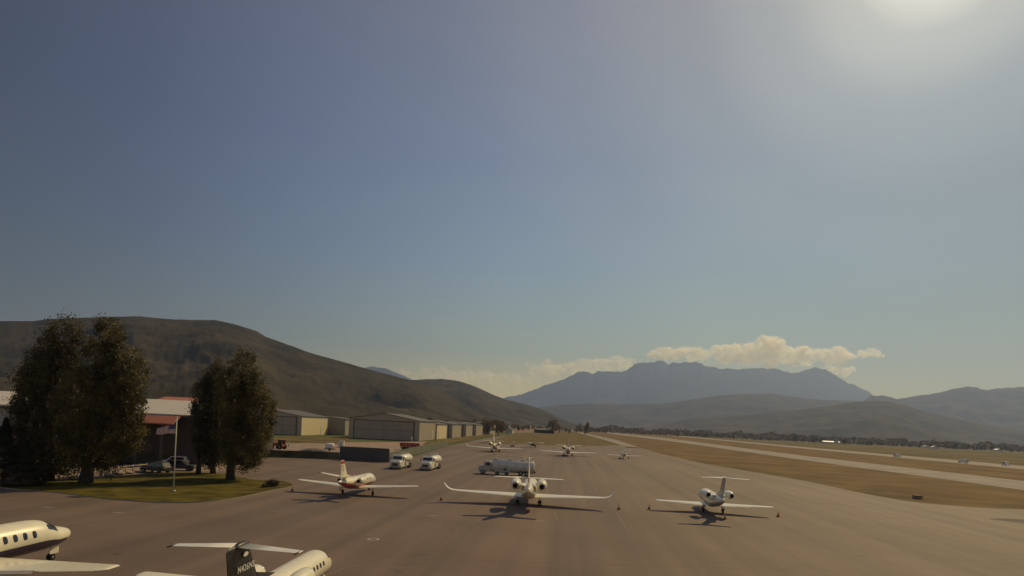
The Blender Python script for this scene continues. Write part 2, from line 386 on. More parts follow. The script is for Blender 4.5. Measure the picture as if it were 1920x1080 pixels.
hm2 = hill_mat('far_foothill', (.04, .036, .026), (.085, .062, .042), .004)
hm3 = hill_mat('high_mountain', (.030, .034, .040), (.045, .048, .052), .0015)
hill('hills', [(-260, 606), (-120, 596), (0, 602), (60, 602), (95, 598), (140, 596), (200, 594), (265, 593), (290, 596), (330, 599), (375, 600), (405, 600), (440, 608), (480, 620), (500, 632), (545, 648), (580, 661), (620, 672), (680, 689), (720, 700), (765, 712), (800, 722), (850, 745), (900, 775), (930, 794)],
     2600, 900, hm1, rough=.15, seed=2.3, step=3, rows=60)
hill('hills', [(640, 776), (680, 752), (720, 728), (765, 713), (800, 711), (830, 710.5), (860, 714), (890, 724), (920, 738), (945, 748), (980, 757), (1010, 765), (1030, 774), (1050, 784), (1075, 794), (1098, 801)],
     4200, 2100, hm1, rough=.13, seed=5.1, step=3, rows=50)
hill('mountain', [(600, 740), (640, 712), (670, 694), (685, 689), (700, 686.5), (708, 689), (722, 690), (738, 697), (756, 704), (775, 713), (820, 740), (860, 770)], 15500, 11500, hm3, rough=.10, seed=9.0)
hill('mountain', [(880, 775), (945, 746), (985, 737), (1030, 719), (1060, 710), (1075, 702), (1085, 697), (1094, 695.5), (1105, 697), (1112, 701), (1122, 696), (1150, 697), (1163, 697), (1175, 695), (1184, 687), (1190, 682), (1200, 679), (1222, 680), (1232, 677), (1245, 677.5), (1253, 683), (1262, 680), (1285, 680.5), (1305, 678.5), (1312, 681), (1320, 686), (1350, 691), (1385, 692), (1400, 691), (1430, 690), (1455, 691), (1470, 696), (1485, 700), (1500, 698), (1515, 692), (1527, 689.5), (1540, 691), (1550, 694), (1570, 705), (1590, 718), (1603, 722), (1620, 731), (1640, 741), (1680, 752), (1750, 790), (1780, 815)],
     17500, 12800, hm3, rough=.03, seed=3.7, rows=60, crest=2.2, step=2)
hill('foothills', [(930, 800), (990, 768), (1040, 760), (1100, 757), (1160, 758), (1240, 757), (1290, 750), (1350, 741), (1390, 738), (1450, 738), (1490, 744), (1540, 750), (1620, 752), (1700, 770), (1780, 800), (1830, 826)], 9500, 6200, hm2, rough=.14, seed=6.6)
hill('foothills', [(1560, 815), (1600, 765), (1631, 743), (1653, 741.5), (1668, 745), (1680, 748), (1700, 745), (1720, 741.5), (1740, 740), (1762, 736), (1780, 731), (1795, 727), (1817, 725), (1832, 727), (1848, 731), (1872, 728), (1895, 727), (1920, 724), (1990, 716), (2100, 735), (2250, 720)], 10500, 6600, hm2, rough=.16, seed=1.4, crest=1.6, rows=40)
hill('foothills', [(1150, 812), (1230, 797), (1300, 785), (1400, 778), (1500, 768), (1566, 759), (1600, 754), (1631, 751.5), (1665, 752), (1697, 759), (1740, 773), (1784, 783), (1850, 797), (1920, 808), (2050, 822), (2200, 840)], 6300, 3600, hm2, rough=.13, seed=8.2)

# ------------------------------------------------------------------ buildings
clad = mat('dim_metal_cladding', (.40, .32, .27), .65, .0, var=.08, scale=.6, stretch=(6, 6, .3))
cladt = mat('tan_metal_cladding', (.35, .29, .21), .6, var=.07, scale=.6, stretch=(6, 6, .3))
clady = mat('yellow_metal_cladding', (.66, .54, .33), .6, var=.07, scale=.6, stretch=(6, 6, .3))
roofm = mat('grey_metal_roof', (.11, .095, .085), .6, var=.1, scale=.3)
doorm = mat('hangar_door_panels', (.34, .275, .24), .65, .0, var=.08, scale=1, stretch=(4, 4, .2))
trimm = mat('dark_trim', (.09, .08, .075), .7)
wdoor = mat('white_door_paint', (.62, .58, .50), .5, var=.05)
def hangar(label, corner_px, width, length, eave, ridge, side_mat, front_mat=clad, group='hangars beside the apron', door=True, sdoor=None, name='hangar'):
    c = G(*corner_px); o = empty(name, c, -HD); tag(o, label, 'hangar', group)
    w, l, e, r = width, length, eave, ridge
    b = MB()                                                  # walls, front facing -y, right side at x=0
    def wall(p, q, mi):                                       # thin slab wall between two plan points
        pass
    dt = .35
    b.add([(-w, 0, 0), (0, 0, 0), (0, 0, e), (-w / 2, 0, r), (-w, 0, e)], [(0, 1, 2, 3, 4)], 0)
    b.add([(-w, l, 0), (0, l, 0), (0, l, e), (-w / 2, l, r), (-w, l, e)], [(4, 3, 2, 1, 0)], 0)
    b.add([(0, 0, 0), (0, l, 0), (0, l, e), (0, 0, e)], [(0, 1, 2, 3)], 1)
    b.add([(-w, 0, 0), (-w, l, 0), (-w, l, e), (-w, 0, e)], [(3, 2, 1, 0)], 1)
    b.build('wall', [front_mat, side_mat], o)
    b = MB(); ov = .5; t = .18
    for sx in (0, 1):
        x0 = ov if sx == 0 else -w - ov; dz = (r - e) / (w / 2) * ov
        vs = [(x0, -ov, e - dz + .02), (x0, l + ov, e - dz + .02), (-w / 2, l + ov, r + .02), (-w / 2, -ov, r + .02)]
        b.add(vs + [(p[0], p[1], p[2] + t) for p in vs], [(0, 1, 2, 3), (4, 5, 6, 7), (0, 1, 5, 4), (1, 2, 6, 5), (3, 0, 4, 7)])
    rf = b.build('roof', roofm, o)
    MB().box((-w / 2, l * .5, r + .28), (.5, l * .9, .2)).build('ridge_cap', trimm, rf)
    if door:
        dw = w * .84; dh = min(e * .92, e - .7)
        b = MB()
        for k in range(4):
            b.box((-w / 2 - dw / 2 + dw / 8 + k * dw / 4, -.12, dh / 2), (dw / 4 - .12, .12, dh))
        d = b.build('hangar_door', doorm, o)
        b = MB().box((-w / 2, -.25, dh + .18), (dw + 1.2, .3, .35)); b.box((-w / 2, -.205, dh * .52), (dw, .05, .14)); b.box((-w / 2 - dw / 2 - .25, -.2, dh / 2), (.3, .25, dh)); b.box((-w / 2 + dw / 2 + .25, -.2, dh / 2), (.3, .25, dh))
        b.build('door_track', trimm, d)
    b = MB().box((.09, l / 2, e - .25), (.16, l, .22)); b.box((.09, .15, e / 2), (.14, .14, e - .3)); b.box((.09, l - .15, e / 2), (.14, .14, e - .3)); b.build('gutter', wdoor, o)
    for (y, hh, ww) in (sdoor or []):
        d = MB().box((.06, y, hh / 2), (.1, ww, hh)).build('side_door', wdoor, o)
        MB().box((.13, y + ww * .35, 1.05), (.05, .12, .12)).build('handle', steel, d)
    return o
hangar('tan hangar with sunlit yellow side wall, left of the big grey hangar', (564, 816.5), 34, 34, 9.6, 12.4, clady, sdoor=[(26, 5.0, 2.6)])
hangar('low brown hangar set back between the yellow walled hangar and the big grey hangar', (646, 816), 22, 20, 8.9, 9.8, cladt, front_mat=cladt, door=False)
hangar('big grey gabled hangar with wide closed doors behind the dark fence', (785, 827), 36, 38, 9.9, 13.0, cladt, sdoor=[(30, 5.4, 1.6)])
for k, (px, w_, l_, e_, r_, lab) in enumerate([
        (818, 30, 30, 8.6, 10.3, 'small hangar directly behind the big grey one, pale side with white doorway'),
        (847, 30, 34, 8.8, 10.6, 'second small hangar behind the big grey hangar, narrow dark front'),
        (873, 30, 32, 8.8, 10.4, 'middle hangar of the receding row, dark front and thin lit side'),
        (892, 30, 40, 8.8, 10.5, 'next to last hangar of the receding row, mostly hidden by its neighbours'),
        (918, 34, 50, 9.4, 11.0, 'farthest hangar of the receding row, its end nearest the bare dirt')]):
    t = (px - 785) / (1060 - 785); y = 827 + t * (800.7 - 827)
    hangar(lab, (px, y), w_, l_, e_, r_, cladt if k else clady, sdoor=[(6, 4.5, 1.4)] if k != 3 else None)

palroof = mat('pale_metal_roof', (.62, .55, .47), .5, var=.06, scale=.5, stretch=(4, .4, 1))
redroof = mat('rust_red_roof', (.42, .15, .09), .6, var=.15, scale=.5)
maroon = mat('maroon_cladding', (.12, .045, .04), .7, var=.1)
greywall = mat('pale_grey_cladding', (.33, .31, .32), .65, var=.06, scale=.6, stretch=(6, 6, .3))
darkwall = mat('dark_brown_cladding', (.06, .05, .048), .7, var=.12, stretch=(6, 6, .3))
def hall(name, label, x0, x1, d0, d1, eave, ridge, wallm, rm, extras=None):
    o = empty(name, (0, 0, 0)); tag(o, label, 'building')
    c = Vector(((x0 + x1) / 2, (d0 + d1) / 2, 0)); o.location = c
    w = x1 - x0; l = d1 - d0
    MB().prism([(-l / 2, 0), (l / 2, 0), (l / 2, eave), (0, ridge), (-l / 2, eave)], -w / 2, w / 2, 0, 'yz').build('wall', wallm, o)
    b = MB(); t = .2
    for s in (-1, 1):
        dz = (ridge - eave) / (l / 2) * .7
        vs = [(-w / 2 - .6, s * (l / 2 + .7), eave - dz + .02), (w / 2 + .6, s * (l / 2 + .7), eave - dz + .02), (w / 2 + .6, 0, ridge + .02), (-w / 2 - .6, 0, ridge + .02)]
        b.add(vs + [(p[0], p[1], p[2] + t) for p in vs], [(0, 1, 2, 3), (4, 5, 6, 7), (0, 1, 5, 4), (1, 2, 6, 5), (3, 0, 4, 7)])
    b.build('roof', rm, o)
    b = MB().box((0, -l / 2 - .75, eave - .35), (w + 1.2, .12, .3)); b.build('fascia', trimm, o)
    return o, w, l
h1, w, l = hall('terminal_building', 'long pale roofed building with grey wall at the left edge behind the trees', -104, -77.5, 100, 122, 9.7, 11.9, greywall, palroof)
for k in range(5):
    wd = MB().box((-13 + k * 6.5, -l / 2 - .04, 4.2), (2.2, .1, 1.6)).build('window', glass, h1)
    MB().box((-13 + k * 6.5, -l / 2 - .08, 3.32), (2.5, .16, .12)).build('sill', trimm, wd)
h2, w, l = hall('terminal_building', 'dark walled building with pale roof between the two groups of tall trees', -77, -57.5, 113, 135, 9.3, 11.9, darkwall, palroof)
# lower red porch with a small shaded gable in front
b = MB(); b.prism([(-l / 2 - 3.5, 7.5), (-l / 2 - .9, 8.9), (-l / 2 - .9, 9.1), (-l / 2 - 3.5, 7.7)], -w / 2 - 1, w / 2 - 3, 0, 'yz'); b.build('porch_roof', redroof, h2)
b = MB(); b.prism([(-9.4, 7.4), (-3.6, 8.95), (-9.6, 10.0)], -l / 2 - 3.6, -l / 2 - 1.2, 0, 'xz'); b.build('gable', maroon, h2)
for k in range(4): MB().box((-w / 2 + 1 + k * (w - 6) / 3, -l / 2 - 3.3, 3.8), (.35, .35, 7.5)).build('porch_post', trimm, h2)
for k in range(3): MB().box((-4 + 4.2 * k, -l / 2 - .05, 2.6), (2.6, .1, 2.2)).build('window', glass, h2)
h3, w, l = hall('storehouse', 'red edged roof rising just behind the dark walled building', -86, -62, 146, 160, 11.6, 13.1, darkwall, redroof)

# ------------------------------------------------------------------ fences, piles, yard objects
def fence(label, pts, h, m_, post_gap=3.0, name='fence', see=0.0):
    o = empty(name, pts[0]); tag(o, label, 'fence')
    base = Vector(pts[0]); pan = MB(); posts = []
    for a, c in zip(pts[:-1], pts[1:]):
        a, c = Vector(a) - base, Vector(c) - base; d = (c - a); n = max(1, round(d.length / post_gap)); dn = d.normalized(); nn = Vector((-dn.y, dn.x, 0)) * .03
        for k in range(n):
            p, q = a + d * k / n, a + d * (k + 1) / n; sag = random.uniform(0, .08)
            pan.add([p - nn, q - nn, q - nn + Vector((0, 0, h - sag)), p - nn + Vector((0, 0, h - sag * .5)), p + nn, q + nn, q + nn + Vector((0, 0, h - sag)), p + nn + Vector((0, 0, h - sag * .5))],
                    [(0, 1, 2, 3), (7, 6, 5, 4), (3, 2, 6, 7), (0, 4, 7, 3), (1, 2, 6, 5)])
            posts.append(p + nn * 4)
        posts.append(c + nn * 4)
    pan.build('fence_panel', m_, o)
    for p in posts[:90]: MB().cyl(p, p + Vector((0, 0, h + .15)), .05, n=6).build('fence_post', steel, o)
    return o
greenscreen = mat('green_windscreen', (.085, .080, .045), .85, var=.3, scale=.35, c2=(.13, .11, .065))
darkscreen = mat('dark_windscreen', (.095, .085, .088), .8, var=.2, scale=.3)
tealscreen = mat('green_slat_screen', (.12, .125, .085), .8, var=.25, scale=.4)
fence('low olive green screened fence running from the tall trees to the dark screen', [G(430, 852.5), G(490, 856.8), G(560, 858.8), G(636, 861.6)], 1.75, greenscreen)
fence('tall dark blue screened fence behind the red tailed jet', [G(636.5, 862), G(680, 864.5), G(729, 867)], 3.3, darkscreen)
fence('green slatted fence running away beside the hangar verge', [G(730, 866), G(783, 851.5), G(815, 843), G(840, 836.5)], 2.3, tealscreen)

def pile(label, px, py, rx, ry, h, m_):
    c = G(px, py); b = MB(); n, mm = 28, 9; rings = []
    for j in range(mm):
        t = j / (mm - 1); r = cos(t * pi / 2) ** .8
        rings.append([(c.x + rx * r * cos(a) * (1 + .12 * noise.noise(Vector((cos(a) * 2, sin(a) * 2, px)))), c.y + ry * r * sin(a), h * sin(t * pi / 2) * (.9 + .2 * noise.noise(Vector((a, t * 3, py)))) - .05 * (j == 0)) for a in [2 * pi * k / n for k in range(n)]])
    o = b.rings(rings).build('gravel_pile', m_); return tag(o, label, 'gravel pile')
pile('dark grey gravel pile behind the green screened fence', 590, 852, 4.5, 3, 1.7, mat('grey_gravel', (.12, .105, .095), .95, var=.3, scale=.8, bump=.5))
pile('low brown gravel heap at the left end of the yard', 520, 850, 5, 3, .8, gravel)

def wheel(parent, c, r, w, name='wheel'):
    x, y, z = c
    t = MB().lathe([(-w / 2, r * .55), (-w / 2, r * .9), (-w * .38, r), (w * .38, r), (w / 2, r * .9), (w / 2, r * .55)], (x, y, z), 'x', 16).build(name, rubber, parent)
    MB().lathe([(-w / 2 - .01, r * .2), (-w / 2 + .015, r * .54), (w / 2 - .015, r * .54), (w / 2 + .01, r * .2)], (x, y, z), 'x', 12).build('rim', steel, t)
    return t

# red loader tractor
o = empty('loader_tractor', G(524, 842), R(70)); tag(o, 'red loader tractor working on the brown gravel yard', 'tractor')
MB().box((0, 1.2, 1.35), (1.0, 2.2, .9), taper=.9).build('hood', redrust, o)
b = MB().box((0, -.7, 1.1), (1.5, 1.6, .7)); b.box((0, -.7, 2.75), (1.6, 1.7, .12));
for sx in (-.7, .7):
    for sy in (-1.4, 0): b.box((sx, sy, 2.05), (.1, .1, 1.35))
b.build('cab', redrust, o); MB().box((0, -.7, 2.05), (1.34, 1.34, 1.2)).build('cab_glass', glass, o)
b = MB()
for sx in (-.75, .75): b.cyl((sx, .2, 1.7), (sx, 3.0, .7), .1, n=6)
b.build('loader_arm', redrust, o)
MB().prism([(3.0, .1), (3.8, .1), (3.9, .3), (3.3, 1.0), (3.0, 1.0)], -1.1, 1.1, 0, 'yz').build('bucket', steel, o)
for sx in (-.95, .95): wheel(o, (sx, -.9, .8), .8, .45); wheel(o, (sx, 1.7, .5), .5, .3)

def figure(name, label, loc, rz, top, bottom, skin_c=(.35, .2, .14), pose=0):
    """standing person as one continuous skinned body, with clothing colour by height"""
    me = bpy.data.meshes.new(name)
    s = .12 if pose == 0 else .25
    V = [((0, 0, .95), .14), ((0, 0, 1.2), .15), ((0, 0, 1.42), .15), ((0, 0, 1.55), .06), ((0, 0, 1.68), .10), ((0, 0, 1.78), .085),
         ((-.1, 0, .88), .10), ((-.12, .05, .5), .075), ((-.12, s * .3 - .05, .08), .05), ((-.12, s * .3 + .12, .04), .045),
         ((.1, 0, .88), .10), ((.12, .02, .5), .075), ((.12, -s * .3, .08), .05), ((.12, -s * .3 + .16, .04), .045),
         ((-.2, 0, 1.4), .06), ((-.27, .02, 1.12), .045), ((-.28, .12, .88), .035), ((-.28, .17, .8), .03),
         ((.2, 0, 1.4), .06), ((.27, .02, 1.12), .045), ((.28, .14, .90), .035), ((.28, .2, .83), .03)]
    E = [(0, 1), (1, 2), (2, 3), (3, 4), (4, 5), (0, 6), (6, 7), (7, 8), (8, 9), (0, 10), (10, 11), (11, 12), (12, 13), (2, 14), (14, 15), (15, 16), (16, 17), (2, 18), (18, 19), (19, 20), (20, 21)]
    me.from_pydata([v[0] for v in V], E, []); ob = bpy.data.objects.new(name, me); COL.objects.link(ob)
    sk = ob.modifiers.new('skin', 'SKIN')
    for k, v in enumerate(me.skin_vertices[0].data): v.radius = (V[k][1], V[k][1] * .85); v.use_root = (k == 0)
    ob.modifiers.new('sub', 'SUBSURF').levels = 1; ob.modifiers['sub'].render_levels = 1
    dg = bpy.context.evaluated_depsgraph_get(); m2 = bpy.data.meshes.new_from_object(ob.evaluated_get(dg)); bpy.data.objects.remove(ob)
    mats = [mat(name + '_skin', skin_c, .6), mat(name + '_top', top, .8), mat(name + '_trousers', bottom, .8), rubber]
    m2.materials.clear()
    for q in mats: m2.materials.append(q)
    for p in m2.polygons:
        z = p.center.z; x = abs(p.center.x)
        p.material_index = 0 if (z > 1.5 or (x > .22 and z < .95)) else (1 if z > .95 else (2 if z > .12 else 3)); p.use_smooth = True
    o = bpy.data.objects.new(name, m2); COL.objects.link(o); o.location = loc; o.rotation_euler = (0, 0, rz)
    return tag(o, label, 'person')
figure('person', 'person in a white top standing right of the red loader tractor', G(541, 838), 2.0, (.62, .58, .52), (.12, .10, .10))
pd = [('white portable toilet left of its twin above the dark fence', 636.8, 839), ('white portable toilet right of its twin above the dark fence', 642.5, 839.3)]
for lab, px, py in pd:
    c = G(px, py); o = empty('portable_toilet', c, -HD); tag(o, lab, 'portable toilet', 'white portable toilets by the big hangar')
    MB().box((0, 0, 1.1), (.85, 1.0, 2.2)).build('cabin', wdoor, o)
    MB().box((0, 0, 2.28), (.95, 1.1, .16), taper=.8).build('roof', greyp, o)
    MB().box((0, -.52, 1.05), (.7, .04, 1.9)).build('door', white, o)
o = empty('water_tank', G(618, 845), .3); tag(o, 'small white water tank trailer at the right end of the gravel yard', 'tank trailer')
MB().lathe([(-1.3, .3), (-1.2, .75), (-.9, .95), (.9, .95), (1.2, .75), (1.3, .3)], (0, 0, 1.35), 'x', 16).build('tank', white, o)
MB().box((0, 0, .5), (3.4, 1.2, .18)).build('chassis', dark, o)
wheel(empty('x'), (0, 0, 0), .1, .1) if False else None
for sy in (-.6, .6):
    MB().cyl((0, sy - .1, .38), (0, sy + .1, .38), .38, n=14).build('wheel', rubber, o)

# red truck beside the big hangar
o = empty('dump_truck', G(769, 844), R(-95)); tag(o, 'dark red dump truck parked in front of the big grey hangar corner', 'truck')
b = MB().box((0, 2.1, 1.5), (2.2, 1.7, 2.0), taper=.92); b.box((0, 3.5, 1.15), (1.9, 1.4, 1.2), taper=.92); b.build('cab', redrust, o)
MB().box((0, 2.9, 2.05), (1.9, .16, .7)).build('windscreen', glass, o)
MB().prism([(-3.2, 1.1), (1.0, 1.1), (1.1, 2.5), (-3.5, 2.5)], -1.15, 1.15, 0, 'yz').build('dump_bed', redrust, o)
MB().box((0, .3, .8), (1.0, 7.2, .25)).build('chassis', dark, o)
for sx in (-1.0, 1.0):
    for yy in (-2.3, -1.1, 3.3): wheel(o, (sx, yy, .52), .52, .35)
MB().cyl((.9, 1.0, 2.0), (-.3, .2, 4.6), .09, n=6).build('crane_arm', wdoor, o)

# ------------------------------------------------------------------ trucks
def fuel_truck(label, px, py, rz):
    o = empty('fuel_truck', G(px, py), rz); tag(o, label, 'fuel truck', 'white fuel trucks facing the camera')
    # front at +y
    rs = []
    for y, hw, zt, zb in ((0.0, 1.02, 1.55, .42), (.12, 1.1, 1.72, .38), (1.1, 1.16, 1.85, .38), (1.35, 1.18, 1.95, .38)):
        rs.append([(-hw, -y, zb), (hw, -y, zb), (hw, -y, zt - .25), (hw - .22, -y, zt), (-hw + .22, -y, zt), (-hw, -y, zt - .25)])
    hd = MB().rings(rs, smooth=False).build('hood', white, o)
    MB().box((0, .03, 1.02), (1.3, .06, .55)).build('grille', trimm, hd)
    MB().box((0, .1, .5), (2.3, .22, .34)).build('bumper', steel, o)
    for s in (-1, 1): MB().box((s * .86, .05, 1.1), (.3, .07, .24)).build('headlight', chrome, o)
    rs = []
    for y, zt in ((1.3, 1.95), (1.62, 2.72), (1.8, 2.85), (2.9, 2.88), (3.0, 2.8)):
        rs.append([(-1.18, -y, .5), (1.18, -y, .5), (1.18, -y, zt - .18), (1.0, -y, zt), (-1.0, -y, zt), (-1.18, -y, zt - .18)])
    cab = MB().rings(rs, smooth=False).build('cab', white, o)
    MB().add([(-1.0, -1.325, 2.05), (1.0, -1.325, 2.05), (.92, -1.57, 2.62), (-.92, -1.57, 2.62), (-1.0, -1.365, 2.05), (1.0, -1.365, 2.05), (.92, -1.61, 2.62), (-.92, -1.61, 2.62)],
             [(0, 1, 2, 3), (7, 6, 5, 4), (0, 1, 5, 4), (1, 2, 6, 5), (2, 3, 7, 6), (3, 0, 4, 7)]).build('windscreen', glass, cab)
    for s in (-1, 1):
        MB().box((s * 1.19, -2.15, 2.15), (.04, .9, .6)).build('side_window', glass, cab)
        MB().box((s * 1.42, -1.45, 2.2), (.12, .14, .5)).build('mirror', black, o)
    MB().box((0, -2.1, 3.0), (1.2, .3, .16)).build('light_bar', wdoor, cab)
    prof = []
    for y, k in ((-3.2, .6), (-3.28, .92), (-3.4, 1.0), (-8.6, 1.0), (-8.72, .92), (-8.8, .6)):
        prof.append([(1.16 * k * cos(a) * (1 + .06 * cos(2 * a)), y, 2.02 + .95 * k * sin(a)) for a in [2 * pi * q / 24 for q in range(24)]])
    tk = MB().rings(prof).build('tank', cream, o)
    b = MB().box((0, -6, 3.02), (.5, 4.6, .06))
    for s in (-1, 1):
        b.cyl((s * .5, -3.6, 3.3), (s * .5, -8.4, 3.3), .03, n=6)
        for q in range(5): b.cyl((s * .5, -3.6 - q * 1.2, 2.95), (s * .5, -3.6 - q * 1.2, 3.3), .03, n=6)
    b.build('catwalk', steel, tk)
    MB().box((0, -5.2, .82), (1.0, 8.4, .26)).build('chassis', dark, o)
    for s in (-1, 1): MB().box((s * 1.02, -5.0, .95), (.3, 1.8, .7)).build('pump_cabinet', wdoor, o)
    for s in (-1, 1):
        for yy in (-.75, -6.6, -7.75): wheel(o, (s * .98, yy, .5), .5, .32 if yy > -1 else .5)
    return o
fuel_truck('white fuel truck standing directly in front of the dark screened fence', 740, 880, pi - HD - R(2))
fuel_truck('white fuel truck parked to the right of the other one near the green fence', 797, 882.5, pi - HD - R(3))

# tanker broadside
def tanker():
    o = empty('tanker_truck', G(953, 890.5), R(-4)); tag(o, 'long grey tank truck parked broadside behind the large white jet', 'tank truck')
    prof = []
    for x, k in ((-3.4, .55), (-3.32, .9), (-3.2, 1.0), (5.1, 1.0), (5.22, .9), (5.3, .55)):
        prof.append([(x, 1.25 * k * cos(a), 1.78 + 1.26 * k * sin(a) * (1 - .05 * cos(2 * a))) for a in [2 * pi * q / 26 for q in range(26)]])
    tk = MB().rings(prof).build('tank', silver, o)
    b = MB()
    for x in (-2, -.2, 1.6, 3.4): b.cyl((x - .03, 0, 1.78), (x + .03, 0, 1.78), 1.27, n=28)
    b.build('tank_band', steel, tk)
    b = MB(); b.box((.9, 0, 3.08), (8.6, .7, .1))
    b.build('catwalk', wdoor, tk)
    b = MB()
    for s in (-1, 1):
        b.cyl((-.6, s * .45, 3.75), (5.0, s * .45, 3.75), .045, n=6)
        for q in range(6): b.cyl((-.6 + q * 1.12, s * .45, 3.1), (-.6 + q * 1.12, s * .45, 3.75), .035, n=6)
    b.build('handrail', wdoor, tk)
    for x in (-2.6, .3, 3.0): MB().cyl((x, 0, 3.12), (x, 0, 3.36), .35, n=14).build('hatch', wdoor, tk)
    MB().box((.4, 0, .78), (10.4, 1.0, .26)).build('chassis', dark, o)
    rs = []
    for x, zt in ((-3.55, 2.55), (-3.75, 2.7), (-4.7, 2.7), (-4.85, 2.55), (-5.15, 1.85), (-5.9, 1.7), (-6.1, 1.45)):
        rs.append([(x, -1.15, .5), (x, 1.15, .5), (x, 1.15, zt - .2), (x, .95, zt), (x, -.95, zt), (x, -1.15, zt - .2)])
    cb = MB().rings(rs, smooth=False).build('cab', greyp, o)
    MB().box((-4.2, 0, 2.1), (.8, 2.34, .6)).build('side_window', glass, cb)
    MB().box((-6.12, 0, .95), (.06, 1.3, .6)).build('grille', chrome, cb)
    MB().cyl((-3.2, .9, 2.6), (-3.2, .9, 4.9), .05, n=6).build('antenna', steel, o)
    MB().box((5.35, 0, 1.2), (.12, 2.3, .35)).build('rear_bumper', redrust, o)
    for s in (-1, 1):
        for x in (-5.2, 2.6, 3.8): 
            t = MB().cyl((x, s * .95 - .2, .5), (x, s * .95 + .2, .5), .5, n=16).build('wheel', rubber, o)
            MB().cyl((x, s * .95 - .21, .5), (x, s * .95 + .21, .5), .26, n=12).build('rim', steel, t)
    MB().box((-.6, -.95, .95), (2.4, .5, .75)).build('hose_cabinet', greyp, o)
    return o
tanker()
# low tow tractor in the tanker's shade
def tow_tractor(label, px, py, rz, body=greyp):
    o = empty('tow_tractor', G(px, py), rz); tag(o, label, 'tow tractor')
    MB().prism([(-1.5, .35), (1.5, .35), (1.5, .95), (.5, 1.05), (.3, 1.0), (-1.5, 1.0)], -.8, .8, 0, 'yz').build('body', body, o)
    b = MB()
    for sx in (-.7, .7):
        for sy in (-1.1, .2): b.cyl((sx, sy, .95), (sx, sy, 1.95), .04, n=6)
    b.box((0, -.45, 1.98), (1.55, 1.5, .07)); b.build('canopy', wdoor, o)
    MB().box((0, -.6, 1.2), (1.1, .5, .4)).build('seat', black, o)
    for sx in (-.75, .75):
        for sy in (-.95, .95): wheel(o, (sx, sy, .38), .38, .25)
    return o
tow_tractor('grey tow tractor with a pale canopy parked against the side of the long tank truck', 941, 890.5, R(88))
# person standing at the tractor is not clear in the photo and is left out

# ------------------------------------------------------------------ aircraft
TOP = [(0, -.22), (.010, .02), (.03, .17), (.06, .31), (.086, .44), (.108, .66), (.135, .88), (.175, .98), (.25, 1.0), (.62, 1.0), (.75, .97), (.86, .92), (.95, .84), (1, .74)]
BOT = [(0, -.28), (.010, -.50), (.03, -.68), (.065, -.85), (.11, -.96), (.18, -1.0), (.58, -1.0), (.68, -.90), (.78, -.58), (.88, -.12), (.95, .25), (1, .52)]
WID = [(0, .04), (.010, .28), (.03, .50), (.065, .70), (.11, .87), (.155, .97), (.23, 1.0), (.6, 1.0), (.7, .92), (.8, .72), (.9, .44), (.96, .26), (1, .12)]
def tab(t, s):
    for i in range(len(t) - 1):
        if s <= t[i + 1][0]:
            (x0, y0), (x1, y1) = t[i], t[i + 1]; u = (s - x0) / (x1 - x0)
            m0 = (y1 - (t[i - 1][1] if i else y0)) / (x1 - (t[i - 1][0] if i else x0)); j = min(i + 2, len(t) - 1)
            m1 = (t[j][1] - y0) / (t[j][0] - x0); h = x1 - x0
            if i == 0: m0 = (y1 - y0) / h * 1.6
            return (2 * u ** 3 - 3 * u * u + 1) * y0 + (u ** 3 - 2 * u * u + u) * h * m0 + (-2 * u ** 3 + 3 * u * u) * y1 + (u ** 3 - u * u) * h * m1
    return t[-1][1]
def airfoil(n=9):
    up = []; lo = []
    for k in range(n + 1):
        x = .5 * (1 - cos(pi * k / n)); y = 5 * (.2969 * sqrt(x) - .126 * x - .3516 * x ** 2 + .2843 * x ** 3 - .1036 * x ** 4)
        up.append((x, y)); lo.append((x, -y * .6))
    return up[::-1] + lo[1:-1]
AF = airfoil()
def surf(b, st, vertical=False, mi=0, mfun=None):
    """st: stations (span, y_le, chord, offset, thickness, tilt)"""
    rs = []
    for (s, yle, c, z, th, tilt) in st:
        ring = []
        for x, y in AF:
            yy = yle - x * c; t = y * th * c
            if vertical: ring.append((z + (t if y >= 0 else t / .6) * .8, yy, s))
            else: ring.append((s - t * sin(tilt), yy, z + t * cos(tilt)))
        rs.append(ring)
    b.rings(rs, mi, True, True, mfun)
    return b
def text_mesh(txt, size):
    cu = bpy.data.curves.new('txt', 'FONT'); cu.body = txt; cu.size = size; cu.extrude = .006; cu.align_x = 'CENTER'; cu.align_y = 'CENTER'; cu.offset = size * .008; cu.space_character = 1.14
    ob = bpy.data.objects.new('txt', cu); COL.objects.link(ob)
    me = bpy.data.meshes.new_from_object(ob.evaluated_get(bpy.context.evaluated_depsgraph_get())); bpy.data.objects.remove(ob)
    return me

